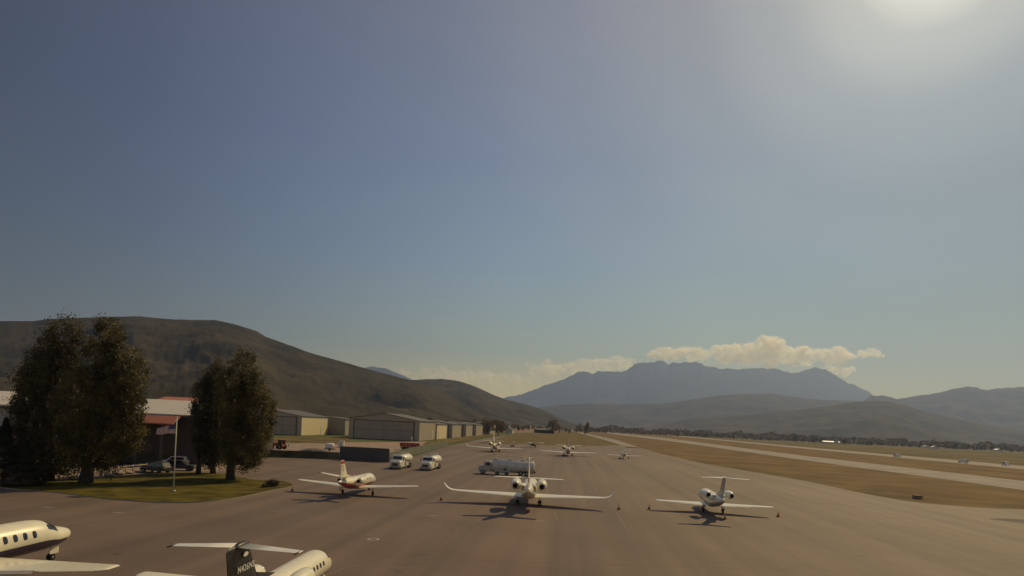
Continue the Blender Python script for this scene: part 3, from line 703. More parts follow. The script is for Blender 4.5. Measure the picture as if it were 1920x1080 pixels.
def jet(label, loc, rz, Q, name='business_jet', group=None):
    o = empty(name, loc, rz); tag(o, label, 'jet', group)
    Lf, r, zc, ny = Q['L'], Q['r'], Q['zc'], Q['nose']
    def fp(s, a, off=0.0):
        w = tab(WID, s) * r + off; hh = (tab(TOP, s) - tab(BOT, s)) / 2 * r; mid = (tab(TOP, s) + tab(BOT, s)) / 2 * r
        return Vector((w * cos(a), ny - s * Lf, zc + mid + (hh + off) * sin(a)))
    paint = Q.get('paint', white); belly = Q.get('belly', paint)
    n = 32; ss = [0, .004, .01, .018, .03] + [.045 + .015 * k for k in range(14)] + [.27 + .03 * k for k in range(24)] + [.975, 1.0]
    ss = sorted(set(x for x in ss if x <= 1))
    bl = Q.get('belly_angle', -.6)
    def mf(i, k):
        a = 2 * pi * (k + .5) / n
        return 1 if sin(a) < bl + (Q.get('belly_sweep', 0) * (ss[i] - .35)) else 0
    fus = MB().rings([[fp(s, 2 * pi * k / n) for k in range(n)] for s in ss], mfun=mf).build('fuselage', [paint, belly], o)
    def patch(s0, s1, a0, a1, off, ns=8, na=8, fa=None, fb=None):
        b = MB(); vs = []
        for i in range(ns + 1):
            s = s0 + (s1 - s0) * i / ns
            A0 = fa(s) if fa else a0; A1 = fb(s) if fb else a1
            for j in range(na + 1): vs.append(fp(s, A0 + (A1 - A0) * j / na, off))
        fs = [(i * (na + 1) + j, i * (na + 1) + j + 1, (i + 1) * (na + 1) + j + 1, (i + 1) * (na + 1) + j) for i in range(ns) for j in range(na)]
        return b.add(vs, fs, 0, True)
    # windscreen: two panes and side panes
    for sg in (1, -1):
        fl = (lambda a: a) if sg > 0 else (lambda a: pi - a)
        patch(.088, .130, fl(R(52)), fl(R(87)), .012).build('windscreen', glass, fus)
        patch(.096, .142, fl(R(28)), fl(R(49)), .012).build('side_window', glass, fus)
        for k in range(Q.get('nwin', 6)):
            s = Q.get('win0', .24) + k * Q.get('wpitch', .045); b = MB(); cv = []
            for q in range(14):
                t = 2 * pi * q / 14; ex = Q.get('win_w', .0085) * abs(cos(t)) ** .7 * (1 if cos(t) > 0 else -1) * 14 / Lf; ey = R(Q.get('win_h', 9.5)) * abs(sin(t)) ** .7 * (1 if sin(t) > 0 else -1)
                cv.append(fp(s + ex, fl(R(17) + ey), .010))
            b.add(cv + [fp(s, fl(R(17)), .010)], [(q, (q + 1) % 14, 14) for q in range(14)]); b.build('cabin_window', glass, fus)
        for (s0, s1, fa, fb, mm) in Q.get('bands', []):
            patch(s0, s1, 0, 0, .006, 24, 4, (lambda s, f=fa: fl(f(s))), (lambda s, f=fb: fl(f(s)))).build('stripe', mm, fus)
    # door outline on port side
    # wing
    sp = Q['span'] / 2; wy, rc, tc_, sw, wz, dih = Q['wy'], Q['rc'], Q['tc'], Q['sweep'], Q['wz'], Q['dih']
    for sg in (1, -1):
        b = MB(); st = [(sg * r * .2, wy, rc, wz, .12, 0), (sg * r * 1.0, wy, rc, wz + r * .8 * tan(dih), .12, 0)]
        for t in (.3, .6, .85, .97, 1.0):
            x = r + (sp - r) * t; c = rc + (tc_ - rc) * t
            if t == 1.0: c *= .72
            st.append((sg * x, wy - sw * t - (.1 if t == 1.0 else 0), c, wz + x * tan(dih), .10 if t < 1 else .06, 0))
        if Q.get('winglet'):
            x0, z0, y0, c0 = st[-2][0], st[-2][3], st[-2][1], st[-2][2]; st = st[:-1]
            for q, (dx, dz, cc) in enumerate(((.45, .07, .85), (.85, .22, .72), (1.15, .46, .58), (1.4, .78, .42), (1.5, 1.0, .22))):
                st.append((x0 + sg * dx, y0 - .35 * (q + 1) * .8, c0 * cc, z0 + dz, .08, sg * (.2 + .22 * q)))
        w_ = surf(b, st).build('wing', Q.get('wpaint', paint), o)
        # flap and aileron as slightly lowered trailing panels
        def tr(t0, t1, dc, drop, nm, mm):
            b = MB(); vs = []
            for t in (t0, t1):
                x = r + (sp - r) * t; c = rc + (tc_ - rc) * t; yl = wy - sw * t - c; z = wz + x * tan(dih)
                for (dy, dz) in ((.12, .035), (-dc, -drop), (-dc, -drop - .03), (.12, -.03)): vs.append((sg * x, yl + dy, z + dz))
            b.add(vs, [(0, 1, 2, 3), (7, 6, 5, 4), (0, 1, 5, 4), (1, 2, 6, 5), (2, 3, 7, 6), (3, 0, 4, 7)]); return b.build(nm, mm, w_)
        tr(.04, .56, .20, .07, 'flap', greyp); tr(.60, .93, .06, .0, 'aileron', Q.get('wpaint', paint))
        b = MB().cyl((sg * (sp - .25), wy - sw + .02, wz + (sp - .2) * tan(dih)), (sg * (sp - .25), wy - sw - .3, wz + (sp - .2) * tan(dih)), .06, .02, n=8)
        b.build('wingtip_light', redp if sg < 0 else chrome, w_)
    # belly fairing
    b = MB(); b.lathe([(0, .05), (.25, .55), (.7, .85), (rc * .9, .9), (rc * 1.1, .7), (rc * 1.3, .3), (rc * 1.4, .05)], (0, 0, 0), 'y', 18)
    b.v = [Vector((v.x * r * .95, wy + .7 - v.y, wz + .05 + v.z * r * .42)) for v in b.v]; b.build('belly_fairing', belly, o)
    # fin
    fy, fz0, fz1, fc0, fc1, fsw = Q['fin']       # y of leading edge at root, z root, z top, chord root, chord top, sweep back
    tipm = Q.get('tip_mat'); fm = Q.get('finpaint', paint); st = []
    for t in (0, .15, .35, .6, .82, .93, 1.0):
        c = fc0 + (fc1 - fc0) * t; e = (.9 if t == 1 else 1)
        st.append((fz0 + (fz1 - fz0) * t, fy - fsw * t, c * e, 0, .105, 0))
    fin = surf(MB(), st, True, mfun=(lambda i, k: 1 if i >= 4 else 0) if tipm else None).build('fin', [fm, tipm or fm], o)
    b = MB(); b.add([(-.05, fy + 2.0 * r / .95, zc + .93 * r), (.05, fy + 2.0 * r / .95, zc + .93 * r), (.07, fy - .5, fz0 + .75), (-.07, fy - .5, fz0 + .75), (.12, fy - .5, zc + .8 * r), (-.12, fy - .5, zc + .8 * r)],
                 [(0, 1, 2, 3), (1, 4, 2), (0, 3, 5), (2, 4, 5, 3), (0, 5, 4, 1)]); b.build('dorsal_fillet', fm, fin)
    # horizontal tail
    hz, hs, hc0, hc1, hsw, hd = Q['tail']        # z, half span, root chord, tip chord, sweep, dihedral
    tt = (hz - fz0) / (fz1 - fz0); hy = fy - fsw * tt - Q.get('tail_back', .15)
    for sg in (1, -1):
        st = []
        for t in (0, .5, .93, 1.0):
            c = hc0 + (hc1 - hc0) * t; st.append((sg * hs * t, hy - hsw * t, c * (.75 if t == 1 else 1), hz + hs * t * tan(hd), .09, 0))
        hb = surf(MB(), st).build('tailplane', Q.get('tpaint', paint), o)
        MB().cyl((sg * hs * .97, hy - hsw, hz + hs * tan(hd)), (sg * hs * .97, hy - hsw - hc1 - .25, hz + hs * tan(hd)), .03, n=6).build('static_wick', dark, hb)
    if Q.get('bullet'):
        MB().lathe([(0, .02), (.15, .10), (.5, .17), (hc0, .15), (hc0 + .45, .02)], (0, 0, 0), 'y', 12).build('tail_bullet', Q['bullet'], o)
        bb = KIDS[o.name][-1]; bb.data.transform(Matrix.Translation((0, hy + .25, hz)) @ Matrix.Diagonal((1, -1, 1, 1)))
    # engines
    ex, ez, ey, el, er = Q['eng']
    for sg in (1, -1):
        if Q.get('single'): 
            if sg < 0: continue
            ex = 0
        b = MB(); b.lathe([(.0, er * .80), (-.05, er * .93), (-.2, er * 1.0), (-el * .45, er * 1.02), (-el * .75, er * .84), (-el, er * .50), (-el + .02, er * .46), (-el * .8, er * .42)], (sg * ex, ey, ez), 'y', 22)
        e = b.build('engine', Q.get('epaint', paint), o)
        b = MB(); b.lathe([(.01, er * .72), (.035, er * .80), (.0, er * .90), (-.1, er * .965), (-.1, er * .9), (-.02, er * .74)], (sg * ex, ey, ez), 'y', 22); b.build('intake_ring', chrome, e)
        MB().cyl((sg * ex, ey - .1, ez), (sg * ex, ey - .12, ez), er * .74, n=18).build('fan', dark, e)
        MB().lathe([(-el * .98, er * .43), (-el - .05, er * .40), (-el - .06, er * .37), (-el * .9, er * .35)], (sg * ex, ey, ez), 'y', 18).build('exhaust', dark, e)
        if not Q.get('single'):
            b = MB(); surf(b, [(sg * (ex - er * .8), ey - .35, el * .55, ez, .12, 0), (sg * r * .35, ey - .35, el * .6, ez - .12, .12, 0)]); b.build('pylon', paint, e)
        else:
            MB().box((0, ey - el * .55, (ez + zc + r) / 2 - .1), (.22, el * .7, ez - zc - r + .5)).build('pylon', paint, e)
    # gear
    gr = Q.get('wr', .3); gx = Q['gx']
    for sg in (1, -1):
        gl = MB().cyl((sg * gx, 0, gr), (sg * gx, .05, wz + .1), .07, n=8).cyl((sg * gx - .14, 0, gr), (sg * gx + .14, 0, gr), .05, n=8).build('main_gear', steel, o)
        wheel(gl, (sg * gx + .13, 0, gr), gr, .2)
        if Q.get('dual'): wheel(gl, (sg * gx - .15, 0, gr), gr, .2)
        MB().box((sg * (gx + .3), .1, wz - .38), (.04, .5, .55)).build('gear_door', paint, gl)
    gy = ny - Q.get('ng', .14) * Lf
    gl = MB().cyl((0, gy, gr * .8), (0, gy - .08, zc - r * .7), .06, n=8).build('nose_gear', steel, o)
    wheel(gl, (.1, gy, gr * .8), gr * .72, .12); wheel(gl, (-.1, gy, gr * .8), gr * .72, .12)
    MB().box((.22, gy, zc - r * .95 - .2), (.03, .7, .4)).build('gear_door', paint, gl)
    if Q.get('reg'):
        me = text_mesh(Q['reg'], Q['regsize']); me.materials.append(whp2)
        for sg in (1, -1):
            rx = Matrix.Rotation(R(90), 4, 'X')
            base = Matrix.Rotation(R(90) * sg, 4, 'Z') @ rx
            mm = me.copy(); yc, zz = Q['regpos']
            mm.transform(Matrix.Translation((sg * Q.get('regx', .10), yc, zz)) @ base)
            tob = bpy.data.objects.new('registration', mm); COL.objects.link(tob); tob.parent = fin; KIDS.setdefault(fin.name, []).append(tob)
    return o, fin
whp2 = mat('white_lettering', (.75, .73, .68), .5, var=.05)
PI = pi
big = dict(L=18.6, r=1.06, zc=2.02, nose=10.1, span=19.5, wy=2.3, rc=3.5, tc=1.25, sweep=2.4, wz=1.12, dih=R(2.4), winglet=True,
           fin=(-4.2, 2.9, 6.55, 3.5, 1.75, 3.1), tail=(4.15, 4.15, 1.7, .75, 1.5, R(1)), tail_back=1.1, eng=(1.62, 3.0, -1.9, 4.0, .66), gx=1.45, wr=.31, dual=True, nwin=7, win0=.25, wpitch=.047)
mid = dict(L=14.4, r=.82, zc=1.75, nose=7.2, span=16.6, wy=1.15, rc=2.5, tc=.95, sweep=.55, wz=1.05, dih=R(3.6),
           fin=(-3.7, 2.3, 4.95, 2.5, 1.25, 1.7), tail=(2.75, 3.0, 1.35, .75, .55, R(9)), tail_back=.5, eng=(1.28, 2.15, -1.0, 2.4, .47), gx=2.1, wr=.28, nwin=5, win0=.27, wpitch=.05)
phen = dict(L=15.0, r=.86, zc=1.85, nose=7.9, span=14.9, wy=1.6, rc=2.7, tc=.9, sweep=1.9, wz=1.05, dih=R(2.0),
            fin=(-3.6, 2.4, 5.15, 2.9, 1.6, 2.2), tail=(5.15, 2.95, 1.2, .6, .9, R(-1)), tail_back=.1, eng=(1.42, 2.75, -1.9, 2.7, .52), gx=1.25, wr=.3, nwin=6, win0=.27, wpitch=.05)
cj = dict(L=15.2, r=.83, zc=1.78, nose=8.0, span=16.2, wy=1.2, rc=2.5, tc=.95, sweep=.9, wz=1.08, dih=R(3.6),
          fin=(-3.9, 2.35, 4.72, 2.35, 1.45, 1.55), tail=(4.62, 3.05, 1.15, .65, .6, R(-1)), tail_back=.15, eng=(1.3, 2.3, -1.3, 2.7, .5), gx=2.1, wr=.28, nwin=6, win0=.25, wpitch=.036)
def at_g(px, py): v = G(px, py); return (v.x, v.y, 0)
HZ = -HD
# J1: red tailed jet
q = dict(mid); q.update(paint=cream, belly=redp, belly_angle=-.35, belly_sweep=.8, tip_mat=redp, wpaint=cream,
                        bands=[(.55, .99, lambda s: R(-30), lambda s: R(-30 + 22 * (s - .55) / .44), redp)])
j1, f1 = jet('white jet with red belly and red tipped tail in front of the dark fence', at_g(669, 927), HZ, q)
b = MB()
for k in range(18):
    a0, a1 = 2 * PI * k / 18, 2 * PI * (k + 1) / 18
    for sx in (1, -1): b.poly([(sx * .125, -5.9 - .28 * rr * cos(a) - .25 * rr * sin(a), 4.0 + .42 * rr * sin(a)) for rr, a in ((.6, a0), (1, a0), (1, a1), (.6, a1))])
b.build('emblem', greyp, f1)
# J2: large centre jet
q = dict(big); q.update(paint=cream, reg=None)
j2, _ = jet('largest white jet in the middle of the apron with upswept wingtips', at_g(991, 946.5), R(-3), q)
# J3: right T-tail jet
q = dict(phen); q.update(paint=white, finpaint=greyp, bullet=white, belly=greyp)
j3, _ = jet('white T tailed jet with grey fin parked at right between orange cones', at_g(1335, 961), R(-7.5), q)
# J4, J5 far
j4 = copy_tree(j2, at_g(929, 846.5), HZ, 'distant white jet beyond the long tank truck, nearest the hangar row'); j4['group'] = 'far jets'
q = dict(big); q.update(paint=white, finpaint=greyp, winglet=False, span=20.6); q['fin'] = (-4.2, 2.9, 5.9, 3.3, 1.7, 2.8); q['tail'] = (3.9, 4.7, 1.6, .8, 1.4, R(4))
j5, _ = jet('distant white jet with grey fin, middle one of the far line', at_g(1065, 854.5), HZ, q)
# J6 V-tail
def vjet():
    q = dict(L=9.4, r=.78, zc=1.6, nose=4.9, span=11.9, wy=.9, rc=1.6, tc=.9, sweep=.4, wz=1.0, dih=R(3), fin=(-2.2, 2.1, 2.35, 1.2, 1.0, .1), tail=(2.2, .3, .8, .5, .2, 0), tail_back=.1,
             eng=(0, 2.75, -.5, 2.2, .42), gx=1.5, wr=.25, nwin=3, win0=.26, wpitch=.07, single=True, paint=white)
    o, fin = jet('small white V tailed jet with one engine on top, rightmost of the far line', at_g(1170, 860), HZ, q)
    for sg in (1, -1):
        rs = []
        for t in (0, .6, 1):
            rs.append([(sg * (.3 + 1.5 * t) + y * .09 * cos(.8) * 1.1 * -sg, -3.0 - .7 * t - x * (1.1 - .4 * t), 2.0 + 1.45 * t + y * .09) for x, y in AF])
        MB().rings(rs).build('v_tail', white, o)
    return o
vjet()
# far high wing single
def light_plane(label, px, py, rz, sc=1.0):
    o = empty('light_aircraft', at_g(px, py), rz, sc); tag(o, label, 'light aircraft')
    rs = []
    for y, w, zt, zb in ((2.2, .2, 1.35, 1.0), (2.0, .48, 1.55, .75), (1.2, .55, 1.65, .7), (.8, .58, 2.15, .68), (-.6, .55, 2.2, .7), (-1.6, .4, 1.8, .85), (-3.6, .16, 1.5, 1.2), (-4.8, .06, 1.5, 1.35)):
        rs.append([(w * cos(a), y, (zt + zb) / 2 + (zt - zb) / 2 * sin(a)) for a in [2 * PI * k / 14 for k in range(14)]])
    fu = MB().rings(rs).build('fuselage', tealscreen, o)
    MB().box((0, .75, 1.9), (.9, .1, .42)).build('windscreen', glass, fu)
    for sg in (1, -1):
        surf(MB(), [(sg * .1, .75, 1.6, 2.25, .13, 0), (sg * 3, .75, 1.6, 2.3, .13, 0), (sg * 5.5, .6, 1.15, 2.4, .12, 0)]).build('wing', white, o)
        MB().cyl((sg * .5, .1, .9), (sg * 2.8, .1, 2.22), .05, n=6).build('strut', white, o)
        surf(MB(), [(0, -3.7, 1.1, 1.5, .09, 0), (sg * 1.7, -3.9, .7, 1.5, .09, 0)]).build('tailplane', white, o)
        g_ = MB().cyl((sg * .4, -.2, .9), (sg * 1.1, -.2, .25), .05, n=6).build('main_gear', steel, o); wheel(g_, (sg * 1.15, -.2, .25), .25, .15)
    surf(MB(), [(1.4, -3.5, 1.4, 0, .1, 0), (2.9, -4.3, .7, 0, .1, 0)], True).build('fin', white, o)
    g_ = MB().cyl((0, 1.6, .8), (0, 1.7, .22), .04, n=6).build('nose_gear', steel, o); wheel(g_, (0, 1.7, .22), .22, .13)
    MB().lathe([(0, .15), (.3, .02)], (0, 2.2, 1.18), 'y', 8).box((0, 2.32, 1.18), (1.8, .05, .12)).build('propeller', dark, o)
    return o
light_plane('small high winged aircraft with greenish body, between the far jets', 1000, 839.5, PI + .45)
# near jets
purple = mat('dark_violet_paint', (.05, .035, .07), .3, coat=.3)
q = dict(big); q.update(winglet=False, span=19.2, dih=R(3.5), zc=1.9, paint=cream, belly=greyp, belly_angle=-.80, nwin=8, win0=.205, wpitch=.036, win_h=12.5, win_w=.0105, sweep=1.5, wy=4.1, ng=.075,
                        bands=[(.02, .60, lambda s: R(-48 - 8 * sin(PI * s)), lambda s: R(-10 - 16 * s - 14 * max(0, .06 - s) / .06), purple)])
n0 = G(95, 1051)
dd = Matrix.Rotation(HZ, 3, 'Z') @ Vector((0, q['nose'] - .075 * q['L'], 0))
n1, _ = jet('near cream jet with dark violet stripe, nose showing at the lower left corner', (n0.x - dd.x, n0.y - dd.y, 0), HZ, q)
q = dict(cj); q.update(L=12.5, nose=6.0, span=16.3, wy=1.5, sweep=.6, fin=(-3.1, 2.35, 4.68, 2.9, 1.9, 1.45), tail=(4.62, 2.8, 1.0, .55, .6, R(-1)), eng=(1.28, 2.25, -.6, 2.5, .5), win0=.225, wpitch=.040, ng=.1,
                       paint=cream, finpaint=black, bullet=black, tpaint=white, reg='N426NS', regsize=.40, regpos=(-4.85, 3.62), regx=.135,
                       bands=[(.05, .62, lambda s: R(-42), lambda s: R(-26 - 6 * sin(PI * s)), navy), (.70, .93, lambda s: R(-10 + 60 * (s - .66)), lambda s: R(60), black)])
h2_ = R(-2.5)
dd = Matrix.Rotation(h2_, 3, 'Z') @ Vector((0, -4.7, 0))
n2, fin2 = jet('near cream jet with black tail lettered N426NS at the bottom edge', (-11.45 - dd.x, 27.0 - dd.y, 0), h2_, q)
for sx in (1, -1): MB().poly([(sx * .14, -4.95 + .24 * cos(a), 4.22 + .10 * sin(a)) for a in [2 * PI * k / 16 for k in range(16)]]).build('emblem', whp2, fin2)
fin2['label'] = 'black tail fin with white registration letters'

# ------------------------------------------------------------------ cones
def cone(label, px, py):
    o = empty('traffic_cone', at_g(px, py)); tag(o, label, 'traffic cone', 'cones around the parked jets')
    MB().lathe([(.04, .17), (.72, .03)], (0, 0, 0), 'z', 14).build('cone', orange, o); MB().box((0, 0, .02), (.42, .42, .04)).build('base', dark, o)
    MB().lathe([(.36, .112), (.50, .086)], (0, 0, 0), 'z', 14).build('reflective_band', whp2, o)
for lab, px, py in (('orange cone off the left wingtip of the large centre jet', 827, 938), ('orange cone off the right wingtip of the large centre jet', 1160, 955.5),
                    ('orange cone off the left wingtip of the T tailed jet', 1217, 955.5), ('orange cone behind the tail of the T tailed jet', 1359, 974),
                    ('orange cone off the right wingtip of the T tailed jet', 1459, 969), ('orange cone off the left wingtip of the red tailed jet', 548, 921),
                    ('orange cone behind the tail of the large centre jet', 989, 961)):
    cone(lab, px, py)

# ------------------------------------------------------------------ flagpole and flag
c = G(325, 924); top = P(335.5, 783, c.y)
o = empty('flagpole', (c.x, c.y, .1)); tag(o, 'pale flagpole standing on the lawn in front of the dark building', 'flagpole')
ph = top.z - .1
MB().cyl((0, 0, 0), (0, 0, ph), .085, .05, n=12).build('pole', wdoor, o); MB().lathe([(-.1, .01), (-.07, .07), (0, .1), (.07, .07), (.1, .01)], (0, 0, ph + .1), 'z', 12).build('finial', chrome, o)
MB().cyl((0, 0, 0), (0, 0, .25), .3, .2, n=14).build('base', steel, o)
fr, fwt, fbl = mat('flag_red', (.35, .03, .04), .8), mat('flag_white', (.7, .68, .66), .8), mat('flag_blue', (.03, .04, .14), .8)
b = MB(); FL, FH = 2.4, 1.25; nx, nz_ = 26, 13
def fpnt(u, v):   # u from the pole leftwards, v downwards
    x = -u * FL * .97; y = .16 * sin(u * 9 + v * 2) * u; z = -v * FH * (1 - .35 * u) - (u ** 1.15) * .72 - .04 * sin(u * 11)
    return Vector((x - .07, y, z))
vs = [fpnt(i / nx, j / nz_) for i in range(nx + 1) for j in range(nz_ + 1)]
for i in range(nx):
    for j in range(nz_):
        q_ = (i * (nz_ + 1) + j, i * (nz_ + 1) + j + 1, (i + 1) * (nz_ + 1) + j + 1, (i + 1) * (nz_ + 1) + j)
        b.f.append(list(q_)); b.mi.append(2 if (i < 10 and j < 7) else (0 if j % 2 == 0 else 1)); b.sm.append(True)
b.v = vs
n0_ = len(b.v)
for i in range(5):
    for j in range(5):
        u, v = (i + .6) * .38 / 5, (j + .6) * .53 / 5
        for side in (-1, 1):
            pc = fpnt(u, v) + Vector((0, side * .012, 0)); b.add([pc + Vector((rr * cos(a), 0, rr * sin(a))) for rr, a in [((.03 if k % 2 == 0 else .012), PI / 2 + k * PI / 5) for k in range(10)]], [list(range(10))], 1)
fl = b.build('flag', [fr, fwt, fbl], fix=False); fl.location = (c.x, c.y, top.z - .75); fl['label'] = 'striped American flag blowing leftwards from the flagpole'; fl['category'] = 'flag'

# ------------------------------------------------------------------ vehicles in the lot, at far right, small extras
def suv(label, px, py, rz, paint, name='parked_car', roof=1.75, cat='car'):
    o = empty(name, at_g(px, py), rz); tag(o, label, cat)
    sec = [(-2.35, .75, .95, .45), (-2.3, .88, 1.05, .38), (-1.2, .93, 1.08, .36), (1.9, .93, 1.0, .36), (2.3, .85, .9, .4), (2.38, .7, .8, .48)]
    bd = MB().rings([[(-w, y, zb), (w, y, zb), (w, y, zt - .12), (w - .1, y, zt), (-w + .1, y, zt), (-w, y, zt - .12)] for y, w, zt, zb in sec], smooth=False).build('body', paint, o)
    sec = [(-2.15, .80, 1.02), (-1.85, .72, roof - .05), (-1.5, .70, roof), (.2, .70, roof), (.45, .72, roof - .06), (1.15, .80, 1.02)]
    MB().rings([[(-.84, y, .98), (.84, y, .98), (w, y, zt), (-w, y, zt)] for y, w, zt in sec], smooth=False).build('cabin', paint, bd)
    MB().add([(-.72, 1.13, 1.07), (.72, 1.13, 1.07), (.64, .50, roof - .09), (-.64, .50, roof - .09)], [(0, 1, 2, 3)]).build('windscreen', glass, bd)
    for s in (-1, 1):
        MB().add([(s * .835, -1.9, 1.06), (s * .835, .85, 1.06), (s * .735, .30, roof - .12), (s * .735, -1.7, roof - .12)], [(0, 1, 2, 3)]).build('side_window', glass, bd)
        MB().box((s * .65, 2.37, .78), (.3, .05, .14)).build('headlight', chrome, bd); MB().box((s * .78, -2.36, .9), (.14, .05, .25)).build('tail_light', redp, bd)
        for yy in (-1.45, 1.5): wheel(o, (s * .85, yy, .36), .36, .24)
    return o
darkcar = mat('dark_grey_car_paint', (.035, .033, .038), .5, coat=.05)
suv('dark sport utility car parked left of the flagpole in front of the dark building', 292, 886, R(75), darkcar)
suv('dark car parked just right of the flagpole', 338, 882, R(-80), darkcar)
suv('white pickup half hidden behind the flagpole', 327, 873, R(100), white)
suv('small red and pale car parked under the left trees', 70, 893, R(80), redrust)
# low rail fence and boulders at the edge of the lot
bould = mat('pale_boulder', (.32, .27, .22), .95, var=.2, scale=2, bump=.3)
for k, (px, py, r_) in enumerate([(205, 893, .7), (222, 890, .9), (243, 888, .6), (262, 886, .7), (140, 899, .8)]):
    b = MB(); c = G(px, py); rs = []
    for j in range(7):
        t = j / 6; rs.append([(c.x + r_ * sin(PI * (t * .97 + .015)) * cos(a) * (1 + .25 * noise.noise(Vector((cos(a) * 1.5 + k * 3, sin(a) * 1.5, t * 2)))), c.y + r_ * sin(PI * (t * .97 + .015)) * sin(a), r_ * .35 * (1 - cos(PI * t)) - .05) for a in [2 * PI * q_ / 12 for q_ in range(12)]])
    o = b.rings(rs, smooth=False).build('boulder', bould)
    tag(o, ['rounded pale boulder nearest the thick tree trunk', 'largest pale boulder on the lot edge', 'small pale boulder between two others on the lot edge', 'pale boulder nearest the dark parked car', 'pale boulder left of the thick tree trunk'][k], 'boulder', 'boulders along the lot edge')
def railfence():
    pts = [G(190, 891), G(275, 881)]; a, d = pts[0], pts[1] - pts[0]; o = empty('rail_fence', a); tag(o, 'low wooden rail fence at the back of the lawn', 'fence')
    b = MB(); dn = d.normalized()
    for z in (.5, .95): b.cyl(Vector((0, 0, z)), d + Vector((0, 0, z)), .06, n=6)
    wd = mat('weathered_wood', (.38, .31, .24), .9)
    b.build('rail', wd, o)
    for k in range(7): p = d * k / 6; MB().cyl(p, p + Vector((0, 0, 1.15)), .09, n=8).build('fence_post', wd, o)
railfence()
# utility box on the verge
o = empty('utility_box', at_g(1720, 935), .2); tag(o, 'dark low utility box on the grass verge beside the apron', 'utility box')
MB().box((0, 0, .3), (1.5, .9, .55), taper=.94).build('housing', mat('dark_green_metal', (.19, .15, .11), .6), o); MB().box((0, 0, .61), (1.6, 1.0, .07)).build('lid', gravel, o)
# low dark rock strip by the taxiway mouth
c = G(1185, 839.5); o = MB().box((c.x, c.y, .12), (9, 2.5, .3), taper=.8).build('drain_headwall', mat('dark_stone', (.08, .065, .05), .9)); tag(o, 'low dark stone strip where the narrow taxiway meets the apron', 'stone kerb')
# small light cart between far jets
o = empty('ground_cart', at_g(963, 838.5), 0); tag(o, 'small cart with a round white lamp head between the far jets', 'light cart')
MB().box((-.6, 0, .55), (1.8, 1, .6)).build('body', darkcar, o); MB().cyl((0, 0, .8), (0, 0, 1.9), .06, n=6).build('mast', dark, o)
MB().lathe([(-.35, .05), (-.25, .4), (0, .5), (.25, .4), (.35, .05)], (0, 0, 2.2), 'z', 12).build('lamp_head', white, o)
# vans on the far taxiway
def van(label, px, py, rz):
    o = empty('white_van', at_g(px, py), rz); tag(o, label, 'van', 'white vans on the far taxiway')
    sec = [(-2.6, .9, 2.35, .4), (-2.5, .98, 2.5, .35), (1.2, .98, 2.5, .35), (1.6, .96, 2.2, .35), (2.2, .94, 1.35, .35), (2.7, .85, 1.15, .42)]
    bd = MB().rings([[(-w, y, zb), (w, y, zb), (w * .93, y, zt - .1), (w * .8, y, zt), (-w * .8, y, zt), (-w * .93, y, zt - .1)] for y, w, zt, zb in sec], smooth=False).build('body', white, o)
    MB().add([(-.78, 2.16, 1.46), (.78, 2.16, 1.46), (.72, 1.66, 2.14), (-.72, 1.66, 2.14)], [(0, 1, 2, 3)]).build('windscreen', glass, bd)
    MB().box((0, -2.62, 1.6), (1.5, .04, .6)).build('rear_window', glass, bd)
    for s in (-1, 1):
        for yy in (-1.7, 1.8): wheel(o, (s * .85, yy, .36), .36, .22)
    return o
van('white van on the far taxiway, leftmost of the three', 1682, 857, R(-70)); van('white van on the far taxiway, middle and smallest looking of the three', 1806, 868, R(20)); van('white van on the far taxiway, rightmost of the three', 1885, 873, R(-60))

# ------------------------------------------------------------------ far buildings
hw = mat('pale_house_wall', (.62, .58, .52), .7, var=.08); hr = mat('brown_house_roof', (.14, .10, .08), .8)
def house(label, px, py, w, d, e, r, wm=hw, rm=hr, rz=0, name='house', group='small houses across the valley'):
    c = G(px, py); o = empty(name, (c.x, c.y, -.15), rz); tag(o, label, 'house', group)
    MB().prism([(-w / 2, 0), (w / 2, 0), (w / 2, e), (0, r), (-w / 2, e)], -d / 2, d / 2, 0, 'xz').build('wall', wm, o)
    b = MB()
    for s in (-1, 1):
        vs = [(s * (w / 2 + .4), -d / 2 - .4, e - .2), (s * (w / 2 + .4), d / 2 + .4, e - .2), (0, d / 2 + .4, r + .05), (0, -d / 2 - .4, r + .05)]
        b.add(vs + [(p[0], p[1], p[2] + .2) for p in vs], [(0, 1, 2, 3), (4, 5, 6, 7), (0, 1, 5, 4), (1, 2, 6, 5), (3, 0, 4, 7)])
    b.build('roof', rm, o)
    return o
names = ['isolated white speck of a house', 'pale house']
spec = [(958, 802.5, 'tiny white house just right of the hangar row'), (955, 812, 'small white shed beside the dirt track right of the hangar row'), (994, 801.5, 'lone white house highest on the slope above the dirt field'),
        (1020, 804, 'pale house at the left of the dark shed'), (1033, 805, 'bright white house at the right end of the dark shed'), (1043, 803, 'small white house right of the tall dark tree'),
        (1055, 803.5, 'white house at the far end of the grass infield'), (1113, 806.2, 'white house right of the lone tree by the taxiway end'), (1133, 806.5, 'second white house right of the lone tree')]
for px, py, lab in spec: house(lab, px, py, 9, 12, 4, 6.5, rz=random.uniform(-1, 1), rm=palroof if random.random() < .6 else hr)
spec = [(1184, 808.8, 'long pale roof at the left end of the far tree line'), (1230, 811, 'first pale house in the far tree line'), (1272, 812.6, 'second pale house in the far tree line'), (1598, 831.5, 'small white house just right of the long bright building'),
        (1626, 833.5, 'bright white slanting roof beyond the fields'), (1650, 833.5, 'faint white house beyond the first van'), (1676, 836.0, 'pale pair of roofs above the first van'), (1736, 840, 'grey white house cluster roof between the vans'), (1752, 841.5, 'grey white house right of the cluster roof'), (1870, 846.2, 'lone pale house above the last van')]
for px, py, lab in spec:
    house(lab, px, py, 16 if px > 1300 else 22, 11, 4, 7, rz=random.uniform(-.6, .6), rm=palroof)
